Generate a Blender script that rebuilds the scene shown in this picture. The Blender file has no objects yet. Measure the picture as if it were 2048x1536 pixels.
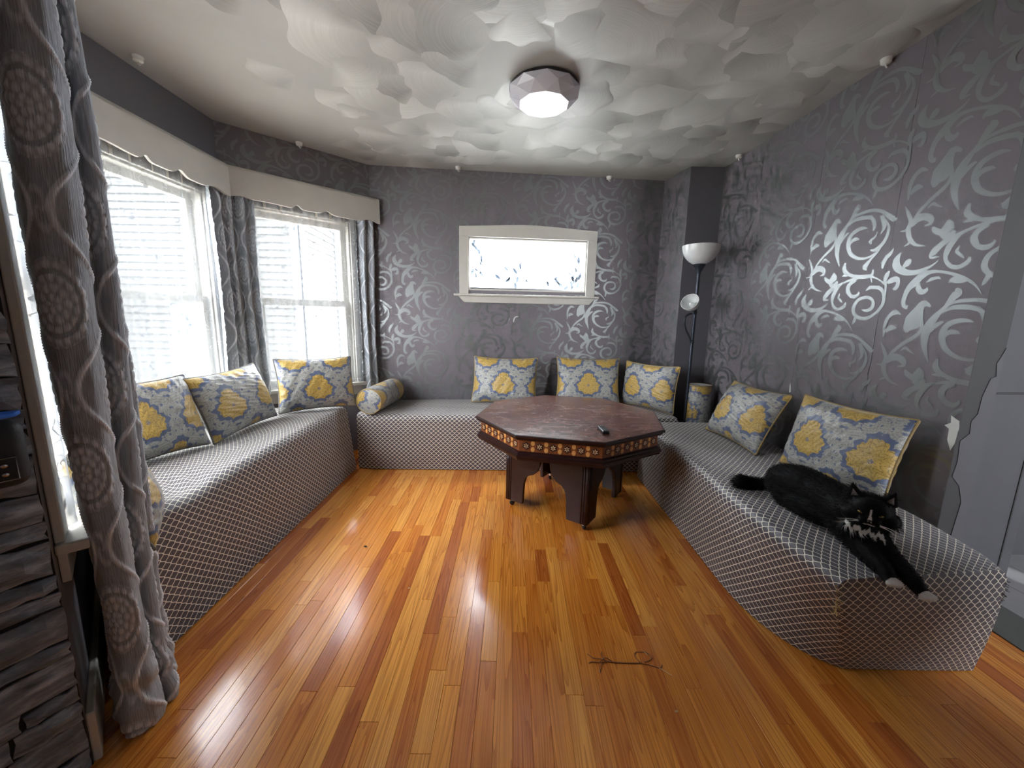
import bpy, bmesh, math, random
import numpy as np
from mathutils import Matrix, Vector

random.seed(7)
rng = np.random.default_rng(7)
SC = bpy.context.scene
COL = SC.collection
PI = math.pi
R = math.radians

# ------------------------------------------------------------------ camera
H = 2.42                       # ceiling height (m)
CAM_H = 1.2
cam_d = bpy.data.cameras.new('camera')
cam_d.sensor_fit = 'HORIZONTAL'
cam_d.sensor_width = 36.0
cam_d.lens = 36.0 * 778.0 / 2048.0
cam_d.clip_start = 0.02
cam_d.clip_end = 200
cam = bpy.data.objects.new('camera', cam_d)
COL.objects.link(cam)
cam.matrix_world = (Matrix.Translation((0, 0, CAM_H)) @ Matrix.Rotation(R(90 - 9.77), 4, 'X')
                    @ Matrix.Rotation(R(1.1), 4, 'Z'))
SC.camera = cam

# ------------------------------------------------------------------ world: even overcast sky
SKY = 10.0
w = bpy.data.worlds.new('overcast_sky')
SC.world = w
w.use_nodes = True
bgn = w.node_tree.nodes['Background']
bgn.inputs['Color'].default_value = (0.94, 0.972, 1.0, 1)
bgn.inputs['Strength'].default_value = SKY

# ------------------------------------------------------------------ exposure and sampling
SC.view_settings.view_transform = 'Standard'
SC.view_settings.look = 'None'
SC.view_settings.gamma = 1.0
SC.view_settings.use_curve_mapping = False
SC.view_settings.exposure = 2.25
cy = SC.cycles
cy.use_denoising = True
cy.max_bounces = 10
cy.diffuse_bounces = 6
cy.glossy_bounces = 4
cy.transmission_bounces = 6
cy.transparent_max_bounces = 16
cy.caustics_reflective = False
cy.caustics_refractive = False
cy.sample_clamp_indirect = 8.0

# ------------------------------------------------------------------ helpers
def srgb(r, g, b):
    def f(c):
        c = c / 255.0
        return c / 12.92 if c <= 0.04045 else ((c + 0.055) / 1.055) ** 2.4
    return (f(r), f(g), f(b), 1.0)

def nd(nt, typ, ins=None, **props):
    n = nt.nodes.new(typ)
    for k, v in props.items():
        setattr(n, k, v)
    for k, v in (ins or {}).items():
        s = n.inputs[k]
        if isinstance(v, bpy.types.NodeSocket):
            nt.links.new(v, s)
        else:
            s.default_value = v
    return n

def mth(nt, op, a, b=0.0, c=0.0):
    return nd(nt, 'ShaderNodeMath', {0: a, 1: b, 2: c}, operation=op).outputs[0]

def mixc(nt, fac, a, b, blend='MIX'):
    n = nt.nodes.new('ShaderNodeMix')
    n.data_type = 'RGBA'
    n.blend_type = blend
    for i, v in ((0, fac), (6, a), (7, b)):
        if isinstance(v, bpy.types.NodeSocket):
            nt.links.new(v, n.inputs[i])
        else:
            n.inputs[i].default_value = v
    return n.outputs[2]

def ramp(nt, fac, stops, interp='LINEAR'):
    n = nt.nodes.new('ShaderNodeValToRGB')
    cr = n.color_ramp
    cr.interpolation = interp
    while len(cr.elements) < len(stops):
        cr.elements.new(0.5)
    for e, (p, c) in zip(cr.elements, stops):
        e.position = p
        e.color = c if len(c) == 4 else (*c, 1)
    if isinstance(fac, bpy.types.NodeSocket):
        nt.links.new(fac, n.inputs[0])
    return n.outputs[0]

def new_mat(name, color=(0.5, 0.5, 0.5, 1), rough=0.6, **kw):
    m = bpy.data.materials.new(name)
    m.use_nodes = True
    nt = m.node_tree
    b = nt.nodes['Principled BSDF']
    b.inputs['Base Color'].default_value = color
    b.inputs['Roughness'].default_value = rough
    for k, v in kw.items():
        b.inputs[k.replace('_', ' ')].default_value = v
    return m, nt, b

def bump(nt, b, height, strength=0.3, dist=0.01):
    n = nd(nt, 'ShaderNodeBump', {'Height': height, 'Strength': strength, 'Distance': dist})
    nt.links.new(n.outputs[0], b.inputs['Normal'])

def simple(name, color, rough=0.6, var=0.12, scale=30.0, bumpy=0.0, bscale=200.0, **kw):
    m, nt, b = new_mat(name, color, rough, **kw)
    tc = nd(nt, 'ShaderNodeTexCoord').outputs['Object']
    no = nd(nt, 'ShaderNodeTexNoise', {'Vector': tc, 'Scale': scale, 'Detail': 4.0}).outputs[0]
    dk = tuple(c * (1 - var) for c in color[:3]) + (1,)
    lt = tuple(min(1, c * (1 + var)) for c in color[:3]) + (1,)
    nt.links.new(ramp(nt, no, [(0.3, dk), (0.7, lt)]), b.inputs['Base Color'])
    if bumpy:
        n2 = nd(nt, 'ShaderNodeTexNoise', {'Vector': tc, 'Scale': bscale, 'Detail': 2.0}).outputs[0]
        bump(nt, b, n2, bumpy, 0.002)
    return m

def mesh_np(name, V, F, smooth=False):
    V = np.asarray(V, dtype=np.float32)
    me = bpy.data.meshes.new(name)
    if isinstance(F, np.ndarray):
        k = F.shape[1]
        n = len(F)
        me.vertices.add(len(V)); me.vertices.foreach_set('co', V.ravel())
        me.loops.add(n * k); me.loops.foreach_set('vertex_index', F.astype(np.int32).ravel())
        me.polygons.add(n)
        me.polygons.foreach_set('loop_start', np.arange(0, n * k, k, dtype=np.int32))
        me.update(calc_edges=True)
    else:
        me.from_pydata([tuple(map(float, v)) for v in V], [], F)
        me.update()
    if smooth:
        me.polygons.foreach_set('use_smooth', np.ones(len(me.polygons), dtype=bool))
    return me

def link(name, me, mat=None, parent=None, loc=None, mw=None):
    o = bpy.data.objects.new(name, me)
    COL.objects.link(o)
    if mat is not None and me is not None and len(me.materials) == 0:
        me.materials.append(mat)
    if parent is not None:
        o.parent = parent
    if loc is not None:
        o.location = loc
    if mw is not None:
        o.matrix_world = mw
    return o

def tag(o, label=None, cat=None, group=None, kind=None):
    if label: o['label'] = label
    if cat: o['category'] = cat
    if group: o['group'] = group
    if kind: o['kind'] = kind
    return o

def empty(name, loc=(0, 0, 0), label=None, cat=None, group=None, kind=None, rz=0.0, mw=None):
    o = bpy.data.objects.new(name, None)
    o.empty_display_size = 0.05
    COL.objects.link(o)
    o.location = loc
    o.rotation_euler = (0, 0, rz)
    if mw is not None:
        o.matrix_world = mw
    return tag(o, label, cat, group, kind)

class MB:
    """collects simple solids into one mesh"""
    def __init__(s):
        s.v = []; s.f = []
    def add(s, V, F):
        o = len(s.v)
        s.v += [tuple(map(float, p)) for p in V]
        s.f += [tuple(o + i for i in f) for f in F]
        return s
    def box(s, x0, x1, y0, y1, z0, z1):
        V = [(x0, y0, z0), (x1, y0, z0), (x1, y1, z0), (x0, y1, z0), (x0, y0, z1), (x1, y0, z1), (x1, y1, z1), (x0, y1, z1)]
        return s.add(V, [(3, 2, 1, 0), (4, 5, 6, 7), (0, 1, 5, 4), (1, 2, 6, 5), (2, 3, 7, 6), (3, 0, 4, 7)])
    def prism(s, poly, z0, z1, axis='z'):
        n = len(poly)
        def P(a, b, h):
            return (a, b, h) if axis == 'z' else ((a, h, b) if axis == 'y' else (h, a, b))
        V = [P(a, b, z0) for a, b in poly] + [P(a, b, z1) for a, b in poly]
        F = [tuple(range(n))[::-1], tuple(range(n, 2 * n))] + [(i, (i + 1) % n, n + (i + 1) % n, n + i) for i in range(n)]
        return s.add(V, F)
    def lathe(s, prof, n=24, c=(0, 0, 0)):
        V = []; F = []
        for r, z in prof:
            for k in range(n):
                a = 2 * PI * k / n
                V.append((c[0] + r * math.cos(a), c[1] + r * math.sin(a), c[2] + z))
        for i in range(len(prof) - 1):
            for k in range(n):
                F.append((i * n + k, i * n + (k + 1) % n, (i + 1) * n + (k + 1) % n, (i + 1) * n + k))
        F.append(tuple(range(n))[::-1]); m = (len(prof) - 1) * n
        F.append(tuple(range(m, m + n)))
        return s.add(V, F)
    def tube(s, pts, r, n=8):
        pts = [Vector(p) for p in pts]
        rs = r if isinstance(r, (list, tuple, np.ndarray)) else [r] * len(pts)
        V = []; F = []
        ref = Vector((0, 0, 1))
        prev = None
        for i, p in enumerate(pts):
            t = (pts[min(i + 1, len(pts) - 1)] - pts[max(i - 1, 0)]).normalized()
            if prev is None:
                u = t.cross(ref if abs(t.z) < 0.9 else Vector((1, 0, 0))).normalized()
            else:
                u = (prev - t * prev.dot(t)).normalized()
            prev = u
            v = t.cross(u)
            for k in range(n):
                a = 2 * PI * k / n
                V.append(p + (u * math.cos(a) + v * math.sin(a)) * rs[i])
        for i in range(len(pts) - 1):
            for k in range(n):
                F.append((i * n + k, i * n + (k + 1) % n, (i + 1) * n + (k + 1) % n, (i + 1) * n + k))
        F.append(tuple(range(n))[::-1]); m = (len(pts) - 1) * n
        F.append(tuple(range(m, m + n)))
        return s.add(V, F)
    def ell(s, c, rad, rot=None, nu=16, nv=10):
        V = []; F = []
        M = rot or Matrix.Identity(3)
        for i in range(nv + 1):
            th = PI * i / nv
            for k in range(nu):
                a = 2 * PI * k / nu
                p = Vector((rad[0] * math.sin(th) * math.cos(a), rad[1] * math.sin(th) * math.sin(a), rad[2] * math.cos(th)))
                V.append(Vector(c) + M @ p)
        for i in range(nv):
            for k in range(nu):
                F.append((i * nu + k, (i + 1) * nu + k, (i + 1) * nu + (k + 1) % nu, i * nu + (k + 1) % nu))
        return s.add(V, F)
    def build(s, name, mat, parent=None, loc=None, smooth=False, bevel=0.0, seg=2, mw=None):
        me = bpy.data.meshes.new(name)
        me.from_pydata(s.v, [], s.f)
        me.update()
        if bevel:
            bm = bmesh.new(); bm.from_mesh(me)
            bmesh.ops.remove_doubles(bm, verts=bm.verts, dist=1e-5)
            bmesh.ops.bevel(bm, geom=[e for e in bm.edges if len(e.link_faces) == 2 and e.calc_face_angle(0) > 0.5],
                            offset=bevel, segments=seg, affect='EDGES', profile=0.5, clamp_overlap=True)
            bm.to_mesh(me); bm.free(); me.update()
        if smooth:
            me.polygons.foreach_set('use_smooth', np.ones(len(me.polygons), dtype=bool))
            if smooth == 'auto':
                me.set_sharp_from_angle(angle=R(40))
        return link(name, me, mat, parent, loc, mw)

def grid_faces(nu, nv, wrap_u=False):
    iu = np.arange(nu if wrap_u else nu - 1)
    iv = np.arange(nv - 1)
    A, B = np.meshgrid(iu, iv, indexing='ij')
    a = A * nv + B
    b = ((A + 1) % nu) * nv + B
    return np.stack([a, b, b + 1, a + 1], -1).reshape(-1, 4)

def set_uv(me, uv_per_vert):
    lay = me.uv_layers.new(name='UVMap')
    idx = np.empty(len(me.loops), dtype=np.int32)
    me.loops.foreach_get('vertex_index', idx)
    lay.data.foreach_set('uv', np.asarray(uv_per_vert, dtype=np.float32)[idx].ravel())

def set_col(me, rgb, name='pattern'):
    at = me.color_attributes.new(name, 'FLOAT_COLOR', 'POINT')
    a = np.ones((len(rgb), 4), dtype=np.float32)
    a[:, :3] = rgb
    at.data.foreach_set('color', a.ravel())

def smoothstep(a, b, x):
    t = np.clip((x - a) / (b - a), 0, 1)
    return t * t * (3 - 2 * t)

def catmull(P, n):
    P = np.asarray(P, float)
    Q = np.vstack([2 * P[0] - P[1], P, 2 * P[-1] - P[-2]])
    out = []
    m = len(P) - 1
    for t in np.linspace(0, m, n):
        i = min(int(t), m - 1); f = t - i
        p0, p1, p2, p3 = Q[i:i + 4]
        out.append(0.5 * ((2 * p1) + (-p0 + p2) * f + (2 * p0 - 5 * p1 + 4 * p2 - p3) * f * f + (-p0 + 3 * p1 - 3 * p2 + p3) * f ** 3))
    return np.array(out)

# ------------------------------------------------------------------ materials
M = {}
M['trim'] = simple('white_trim_paint', srgb(190, 187, 179), 0.45, 0.04, 8)
M['ceiling_base'] = simple('ceiling_paint', srgb(170, 169, 164), 0.55, 0.05, 3)
M['dark_paint'] = simple('charcoal_wall_paint', srgb(88, 87, 92), 0.6, 0.06, 12, 0.15, 300)
M['jamb_light'] = simple('grey_casing_paint', srgb(86, 86, 91), 0.5, 0.04, 10)
M['jamb_dark'] = simple('dark_casing_paint', srgb(56, 56, 58), 0.55, 0.05, 10)
M['sub'] = simple('subfloor', srgb(46, 26, 14), 0.8)
M['black'] = simple('black_plastic', srgb(20, 20, 23), 0.35, 0.1)
M['black_cloth'] = simple('black_nylon', srgb(22, 22, 27), 0.6, 0.2, 60, 0.3, 400)
M['metal'] = simple('dark_grey_metal', srgb(66, 72, 82), 0.38, 0.05, 20, Metallic=0.7)
M['chrome'] = simple('chrome', srgb(190, 190, 195), 0.25, 0.05, 20, Metallic=1.0)
M['blue'] = simple('blue_plastic', srgb(20, 92, 190), 0.4, 0.1)
M['ext_ground'] = simple('driveway_concrete', srgb(176, 174, 168), 0.9, 0.1, 2)
M['ext_siding'] = simple('weathered_clapboard', srgb(62, 63, 62), 0.7, 0.06, 5)
M['ext_trim'] = simple('weathered_corner_board', srgb(92, 97, 104), 0.7, 0.05, 5)
M['ext_glass'] = simple('far_window_glass', srgb(80, 86, 92), 0.15, 0.1, 3)
M['rear'] = simple('room_paint', srgb(196, 194, 196), 0.8, 0.05, 4)
M['kitchen_floor'] = simple('grey_wood_tile', srgb(150, 150, 153), 0.4, 0.12, 6)
M['white_counter'] = simple('white_counter', srgb(225, 225, 225), 0.3, 0.03)
M['threshold'] = simple('threshold_board', srgb(96, 98, 96), 0.5, 0.08, 12)

def wallpaper(name, base):
    m, nt, b = new_mat(name, base, 0.5)
    tc = nd(nt, 'ShaderNodeTexCoord').outputs['Object']
    mp = nd(nt, 'ShaderNodeMapping', {'Vector': tc, 'Scale': (420.0, 420.0, 60.0)}).outputs[0]
    n1 = nd(nt, 'ShaderNodeTexNoise', {'Vector': mp, 'Scale': 1.0, 'Detail': 2.0}).outputs[0]
    n2 = nd(nt, 'ShaderNodeTexNoise', {'Vector': tc, 'Scale': 1.6, 'Detail': 3.0}).outputs[0]
    c = mixc(nt, n2, tuple(x * 0.86 for x in base[:3]) + (1,), tuple(x * 1.14 for x in base[:3]) + (1,))
    c = mixc(nt, mth(nt, 'MULTIPLY', n1, 0.35), c, tuple(x * 0.7 for x in base[:3]) + (1,))
    nt.links.new(c, b.inputs['Base Color'])
    bump(nt, b, n1, 0.15, 0.001)
    return m
M['wallpaper'] = wallpaper('mauve_grey_wallpaper', srgb(116, 110, 116))
M['wallpaper_plain'] = wallpaper('plain_grey_wallpaper', srgb(104, 102, 107))
def silver():
    m, nt, b = new_mat('silver_ink', srgb(132, 135, 135), 0.40, Metallic=0.8)
    tc = nd(nt, 'ShaderNodeTexCoord').outputs['Object']
    n1 = nd(nt, 'ShaderNodeTexNoise', {'Vector': tc, 'Scale': 260.0, 'Detail': 2.0}).outputs[0]
    bump(nt, b, n1, 0.12, 0.0008)
    return m
M['silver'] = silver()

def wood_floor():
    m, nt, b = new_mat('honey_oak_strip', rough=0.24)
    tc = nd(nt, 'ShaderNodeTexCoord').outputs['Object']
    rnd = nd(nt, 'ShaderNodeObjectInfo').outputs['Random']
    off = nd(nt, 'ShaderNodeCombineXYZ', {0: mth(nt, 'MULTIPLY', rnd, 37.0), 1: mth(nt, 'MULTIPLY', rnd, 91.0), 2: mth(nt, 'MULTIPLY', rnd, 13.0)}).outputs[0]
    v = nd(nt, 'ShaderNodeVectorMath', {0: tc, 1: off}, operation='ADD').outputs[0]
    # fine pores along the strip
    m1 = nd(nt, 'ShaderNodeMapping', {'Vector': v, 'Scale': (400.0, 2.2, 1.0)}).outputs[0]
    pores = nd(nt, 'ShaderNodeTexNoise', {'Vector': m1, 'Scale': 1.0, 'Detail': 3.0, 'Roughness': 0.6}).outputs[0]
    # cathedral figure: stretched rings around a wandering heart line
    m2 = nd(nt, 'ShaderNodeMapping', {'Vector': v, 'Scale': (20.0, 0.8, 1.0)}).outputs[0]
    ring = nd(nt, 'ShaderNodeTexNoise', {'Vector': m2, 'Scale': 1.0, 'Detail': 1.5, 'Roughness': 0.4, 'Distortion': 0.3}).outputs[0]
    fr_ = mth(nt, 'FRACT', mth(nt, 'MULTIPLY', ring, 14.0))
    wv = mth(nt, 'MULTIPLY', mth(nt, 'POWER', fr_, 2.5), 1.0)
    m3 = nd(nt, 'ShaderNodeMapping', {'Vector': v, 'Scale': (14.0, 2.2, 1.0)}).outputs[0]
    cloud = nd(nt, 'ShaderNodeTexNoise', {'Vector': m3, 'Scale': 1.0, 'Detail': 3.0}).outputs[0]
    base = ramp(nt, rnd, [(0.0, srgb(228, 150, 62)), (0.16, srgb(240, 168, 76)), (0.3, srgb(220, 138, 54)), (0.45, srgb(244, 174, 82)),
                          (0.58, srgb(212, 130, 54)), (0.7, srgb(234, 156, 64)), (0.82, srgb(194, 112, 48)), (0.9, srgb(238, 162, 68)), (0.975, srgb(166, 90, 44))], 'CONSTANT')
    dark = mixc(nt, 1.0, base, srgb(178, 132, 92), 'MULTIPLY')
    c = mixc(nt, mth(nt, 'MULTIPLY', wv, 0.62), base, dark)
    c = mixc(nt, mth(nt, 'MULTIPLY', ramp(nt, pores, [(0.5, (0, 0, 0)), (0.66, (1, 1, 1))]), 0.6), c, dark)
    c = mixc(nt, mth(nt, 'MULTIPLY', cloud, 0.3), c, mixc(nt, 1.0, c, srgb(232, 200, 172), 'MULTIPLY'))
    nt.links.new(c, b.inputs['Base Color'])
    rg = mth(nt, 'MULTIPLY_ADD', cloud, 0.16, 0.15)
    nt.links.new(rg, b.inputs['Roughness'])
    h = mth(nt, 'ADD', mth(nt, 'MULTIPLY', pores, 0.4), mth(nt, 'MULTIPLY', cloud, 1.0))
    bump(nt, b, h, 0.10, 0.002)
    b.inputs['Coat Weight'].default_value = 0.35
    b.inputs['Coat Roughness'].default_value = 0.12
    return m
M['wood'] = wood_floor()

def lattice():
    m, nt, b = new_mat('lattice_jacquard', rough=0.62)
    uv = nd(nt, 'ShaderNodeUVMap').outputs[0]
    sp = nd(nt, 'ShaderNodeSeparateXYZ', {0: uv})
    a = mth(nt, 'DIVIDE', sp.outputs[0], 0.036)
    c = mth(nt, 'DIVIDE', sp.outputs[1], 0.033)
    s1 = mth(nt, 'ADD', a, c); s2 = mth(nt, 'SUBTRACT', a, c)
    w1 = mth(nt, 'MULTIPLY', mth(nt, 'SINE', mth(nt, 'MULTIPLY', s2, 2 * PI)), 0.04)
    w2 = mth(nt, 'MULTIPLY', mth(nt, 'SINE', mth(nt, 'MULTIPLY', s1, 2 * PI)), 0.04)
    def line(s):
        f = mth(nt, 'ABSOLUTE', mth(nt, 'SUBTRACT', mth(nt, 'FRACT', s), 0.5))
        return nd(nt, 'ShaderNodeMapRange', {0: f, 1: 0.42, 2: 0.455, 3: 0.0, 4: 1.0}, interpolation_type='SMOOTHSTEP').outputs[0]
    k = mth(nt, 'MAXIMUM', line(mth(nt, 'ADD', s1, w1)), line(mth(nt, 'ADD', s2, w2)))
    mp = nd(nt, 'ShaderNodeMapping', {'Vector': uv, 'Scale': (900.0, 120.0, 1.0)}).outputs[0]
    fib = nd(nt, 'ShaderNodeTexNoise', {'Vector': mp, 'Scale': 1.0, 'Detail': 2.0}).outputs[0]
    ground = ramp(nt, fib, [(0.3, srgb(60, 56, 62)), (0.7, srgb(98, 94, 102))])
    thread = ramp(nt, fib, [(0.3, srgb(222, 216, 200)), (0.7, srgb(250, 246, 232))])
    nt.links.new(mixc(nt, k, ground, thread), b.inputs['Base Color'])
    b.inputs['Sheen Weight'].default_value = 0.3
    b.inputs['Sheen Roughness'].default_value = 0.4
    b.inputs['Sheen Tint'].default_value = srgb(225, 225, 232)
    nt.links.new(mth(nt, 'MULTIPLY_ADD', k, 0.15, 0.5), b.inputs['Roughness'])
    bump(nt, b, mth(nt, 'ADD', k, mth(nt, 'MULTIPLY', fib, 0.3)), 0.5, 0.0015)
    return m
M['lattice'] = lattice()

def attr_fabric(name, rough=0.55, sheen=0.25, fib=(700, 700), strength=0.25, bscale=0.001, dark=0.62):
    m, nt, b = new_mat(name, rough=rough)
    at = nd(nt, 'ShaderNodeAttribute', attribute_name='pattern').outputs['Color']
    uv = nd(nt, 'ShaderNodeUVMap').outputs[0]
    mp = nd(nt, 'ShaderNodeMapping', {'Vector': uv, 'Scale': (fib[0], fib[1], 1.0)}).outputs[0]
    n1 = nd(nt, 'ShaderNodeTexNoise', {'Vector': mp, 'Scale': 1.0, 'Detail': 3.0}).outputs[0]
    c = mixc(nt, ramp(nt, n1, [(0.38, (0, 0, 0)), (0.66, (1, 1, 1))]), mixc(nt, 1.0, at, (dark, dark, dark, 1), 'MULTIPLY'), at)
    nt.links.new(c, b.inputs['Base Color'])
    b.inputs['Sheen Weight'].default_value = sheen
    b.inputs['Sheen Roughness'].default_value = 0.4
    bump(nt, b, n1, strength, bscale)
    return m
M['damask'] = attr_fabric('damask_brocade', 0.42, 0.25, (420, 420), 0.35, 0.0012)
M['curtain'] = attr_fabric('chenille_jacquard', 0.75, 0.3, (420, 22), 0.8, 0.0025, 0.72)
M['gold_cord'] = simple('gold_grey_cord', srgb(150, 128, 82), 0.5, 0.25, 220, 0.6, 500)
M['grey_cord'] = simple('taupe_piping', srgb(112, 108, 102), 0.55, 0.2, 160, 0.4, 500)

def sheer():
    m = bpy.data.materials.new('white_sheer_voile')
    m.use_nodes = True
    nt = m.node_tree
    nt.nodes.clear()
    out = nd(nt, 'ShaderNodeOutputMaterial')
    uv = nd(nt, 'ShaderNodeUVMap').outputs[0]
    # embroidered curls: contour lines of a noise field
    n1 = nd(nt, 'ShaderNodeTexNoise', {'Vector': uv, 'Scale': 17.0, 'Detail': 1.5}).outputs[0]
    ln = mth(nt, 'ABSOLUTE', mth(nt, 'SUBTRACT', mth(nt, 'FRACT', mth(nt, 'MULTIPLY', n1, 5.0)), 0.5))
    msk = nd(nt, 'ShaderNodeTexNoise', {'Vector': uv, 'Scale': 9.0, 'Detail': 1.0}).outputs[0]
    k = mth(nt, 'MULTIPLY', mth(nt, 'LESS_THAN', ln, 0.045), mth(nt, 'GREATER_THAN', msk, 0.52))
    tr = nd(nt, 'ShaderNodeBsdfTransparent', {'Color': (1, 1, 1, 1)}).outputs[0]
    tl = nd(nt, 'ShaderNodeBsdfTranslucent', {'Color': (0.052, 0.058, 0.066, 1)}).outputs[0]
    df = nd(nt, 'ShaderNodeBsdfDiffuse', {'Color': (0.7, 0.72, 0.75, 1)}).outputs[0]
    cloth = nd(nt, 'ShaderNodeMixShader', {0: 0.45, 1: tl, 2: df}).outputs[0]
    fac = mth(nt, 'MULTIPLY_ADD', k, 0.33, 0.56)
    mx = nd(nt, 'ShaderNodeMixShader', {0: fac, 1: tr, 2: cloth}).outputs[0]
    nt.links.new(mx, out.inputs[0])
    return m
M['sheer'] = sheer()

def pane_mat(name, rough=0.0, tint=(1, 1, 1, 1), frost=0.0):
    m = bpy.data.materials.new(name)
    m.use_nodes = True
    nt = m.node_tree
    nt.nodes.clear()
    out = nd(nt, 'ShaderNodeOutputMaterial')
    tr = nd(nt, 'ShaderNodeBsdfTransparent', {'Color': tint}).outputs[0]
    tl = nd(nt, 'ShaderNodeBsdfTranslucent', {'Color': (0.9, 0.92, 0.93, 1)}).outputs[0]
    a = nd(nt, 'ShaderNodeMixShader', {0: frost, 1: tr, 2: tl}).outputs[0]
    gl = nd(nt, 'ShaderNodeBsdfGlossy', {'Roughness': 0.03 + rough}).outputs[0]
    mx = nd(nt, 'ShaderNodeMixShader', {0: 0.05, 1: a, 2: gl}).outputs[0]
    nt.links.new(mx, out.inputs[0])
    return m
M['glass'] = pane_mat('window_glass')
M['film'] = pane_mat('frosted_film', 0.2, (0.96, 0.98, 1, 1), 0.25)
M['film_leaf_blue'] = pane_mat('blue_grey_film_leaf', 0.2, (0.012, 0.015, 0.020, 1), 0.0)
M['film_leaf_pale'] = pane_mat('pale_film_leaf', 0.2, (0.022, 0.026, 0.031, 1), 0.0)

def mahogany():
    m, nt, b = new_mat('mahogany_lacquer', rough=0.32)
    tc = nd(nt, 'ShaderNodeTexCoord').outputs['Object']
    mp = nd(nt, 'ShaderNodeMapping', {'Vector': tc, 'Scale': (6.0, 60.0, 6.0)}).outputs[0]
    n1 = nd(nt, 'ShaderNodeTexNoise', {'Vector': mp, 'Scale': 1.0, 'Detail': 4.0}).outputs[0]
    nt.links.new(ramp(nt, n1, [(0.3, srgb(30, 15, 15)), (0.7, srgb(52, 26, 24))]), b.inputs['Base Color'])
    b.inputs['Specular IOR Level'].default_value = 0.4
    return m
M['mahogany'] = mahogany()

def table_top():
    m, nt, b = new_mat('worn_mahogany_top', rough=0.3)
    tc = nd(nt, 'ShaderNodeTexCoord').outputs['Object']
    n1 = nd(nt, 'ShaderNodeTexNoise', {'Vector': tc, 'Scale': 9.0, 'Detail': 5.0, 'Distortion': 0.6}).outputs[0]
    wood = ramp(nt, n1, [(0.3, srgb(84, 53, 45)), (0.7, srgb(114, 76, 64))])
    # dust: smears and flecks
    ms = nd(nt, 'ShaderNodeMapping', {'Vector': tc, 'Scale': (5.0, 9.0, 1.0), 'Rotation': (0, 0, 0.5)}).outputs[0]
    sm = nd(nt, 'ShaderNodeTexNoise', {'Vector': ms, 'Scale': 1.0, 'Detail': 6.0, 'Roughness': 0.7, 'Distortion': 2.2}).outputs[0]
    smear = ramp(nt, sm, [(0.48, (0, 0, 0)), (0.75, (0.3, 0.3, 0.3))])
    vo = nd(nt, 'ShaderNodeTexVoronoi', {'Vector': tc, 'Scale': 46.0, 'Randomness': 1.0}).outputs[0]
    fl = nd(nt, 'ShaderNodeTexNoise', {'Vector': tc, 'Scale': 14.0, 'Detail': 2.0}).outputs[0]
    fleck = mth(nt, 'MULTIPLY', mth(nt, 'LESS_THAN', vo, 0.10), mth(nt, 'GREATER_THAN', fl, 0.54))
    # scratches: thin stretched noise lines
    mk = nd(nt, 'ShaderNodeMapping', {'Vector': tc, 'Scale': (9.0, 60.0, 1.0), 'Rotation': (0, 0, 0.3)}).outputs[0]
    sk = nd(nt, 'ShaderNodeTexNoise', {'Vector': mk, 'Scale': 1.0, 'Detail': 1.0, 'Distortion': 1.0}).outputs[0]
    scr = mth(nt, 'GREATER_THAN', sk, 0.78)
    d = mth(nt, 'MINIMUM', mth(nt, 'ADD', smear, mth(nt, 'ADD', mth(nt, 'MULTIPLY', fleck, 0.4), mth(nt, 'MULTIPLY', scr, 0.35))), 0.85)
    nt.links.new(mixc(nt, d, wood, srgb(176, 168, 172)), b.inputs['Base Color'])
    nt.links.new(mth(nt, 'MULTIPLY_ADD', d, 0.25, 0.2), b.inputs['Roughness'])
    return m
M['table_top'] = table_top()
M['inlay_band'] = simple('orange_marquetry_wood', srgb(124, 70, 36), 0.4, 0.3, 70)
M['inlay_light'] = simple('honey_marquetry_wood', srgb(212, 154, 88), 0.4, 0.12, 90)
M['inlay_dark'] = simple('dark_marquetry_wood', srgb(50, 20, 18), 0.4, 0.15, 90)
M['inlay_petal'] = simple('pale_marquetry_petal', srgb(226, 196, 152), 0.4, 0.1, 90)

def opal(name, col, trans=0.25):
    m, nt, b = new_mat(name, col, 0.25)
    b.inputs['Subsurface Weight'].default_value = trans
    b.inputs['Subsurface Radius'].default_value = (0.02, 0.02, 0.02)
    tc = nd(nt, 'ShaderNodeTexCoord').outputs['Object']
    n1 = nd(nt, 'ShaderNodeTexNoise', {'Vector': tc, 'Scale': 900.0}).outputs[0]
    bump(nt, b, n1, 0.05, 0.0005)
    return m
M['opal'] = opal('opal_lampshade', srgb(226, 228, 228))
M['light_cover'] = opal('faceted_acrylic', srgb(212, 212, 222), 0.1)
M['knob'] = simple('white_ceramic_hook', srgb(226, 226, 220), 0.25, 0.03)

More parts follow.
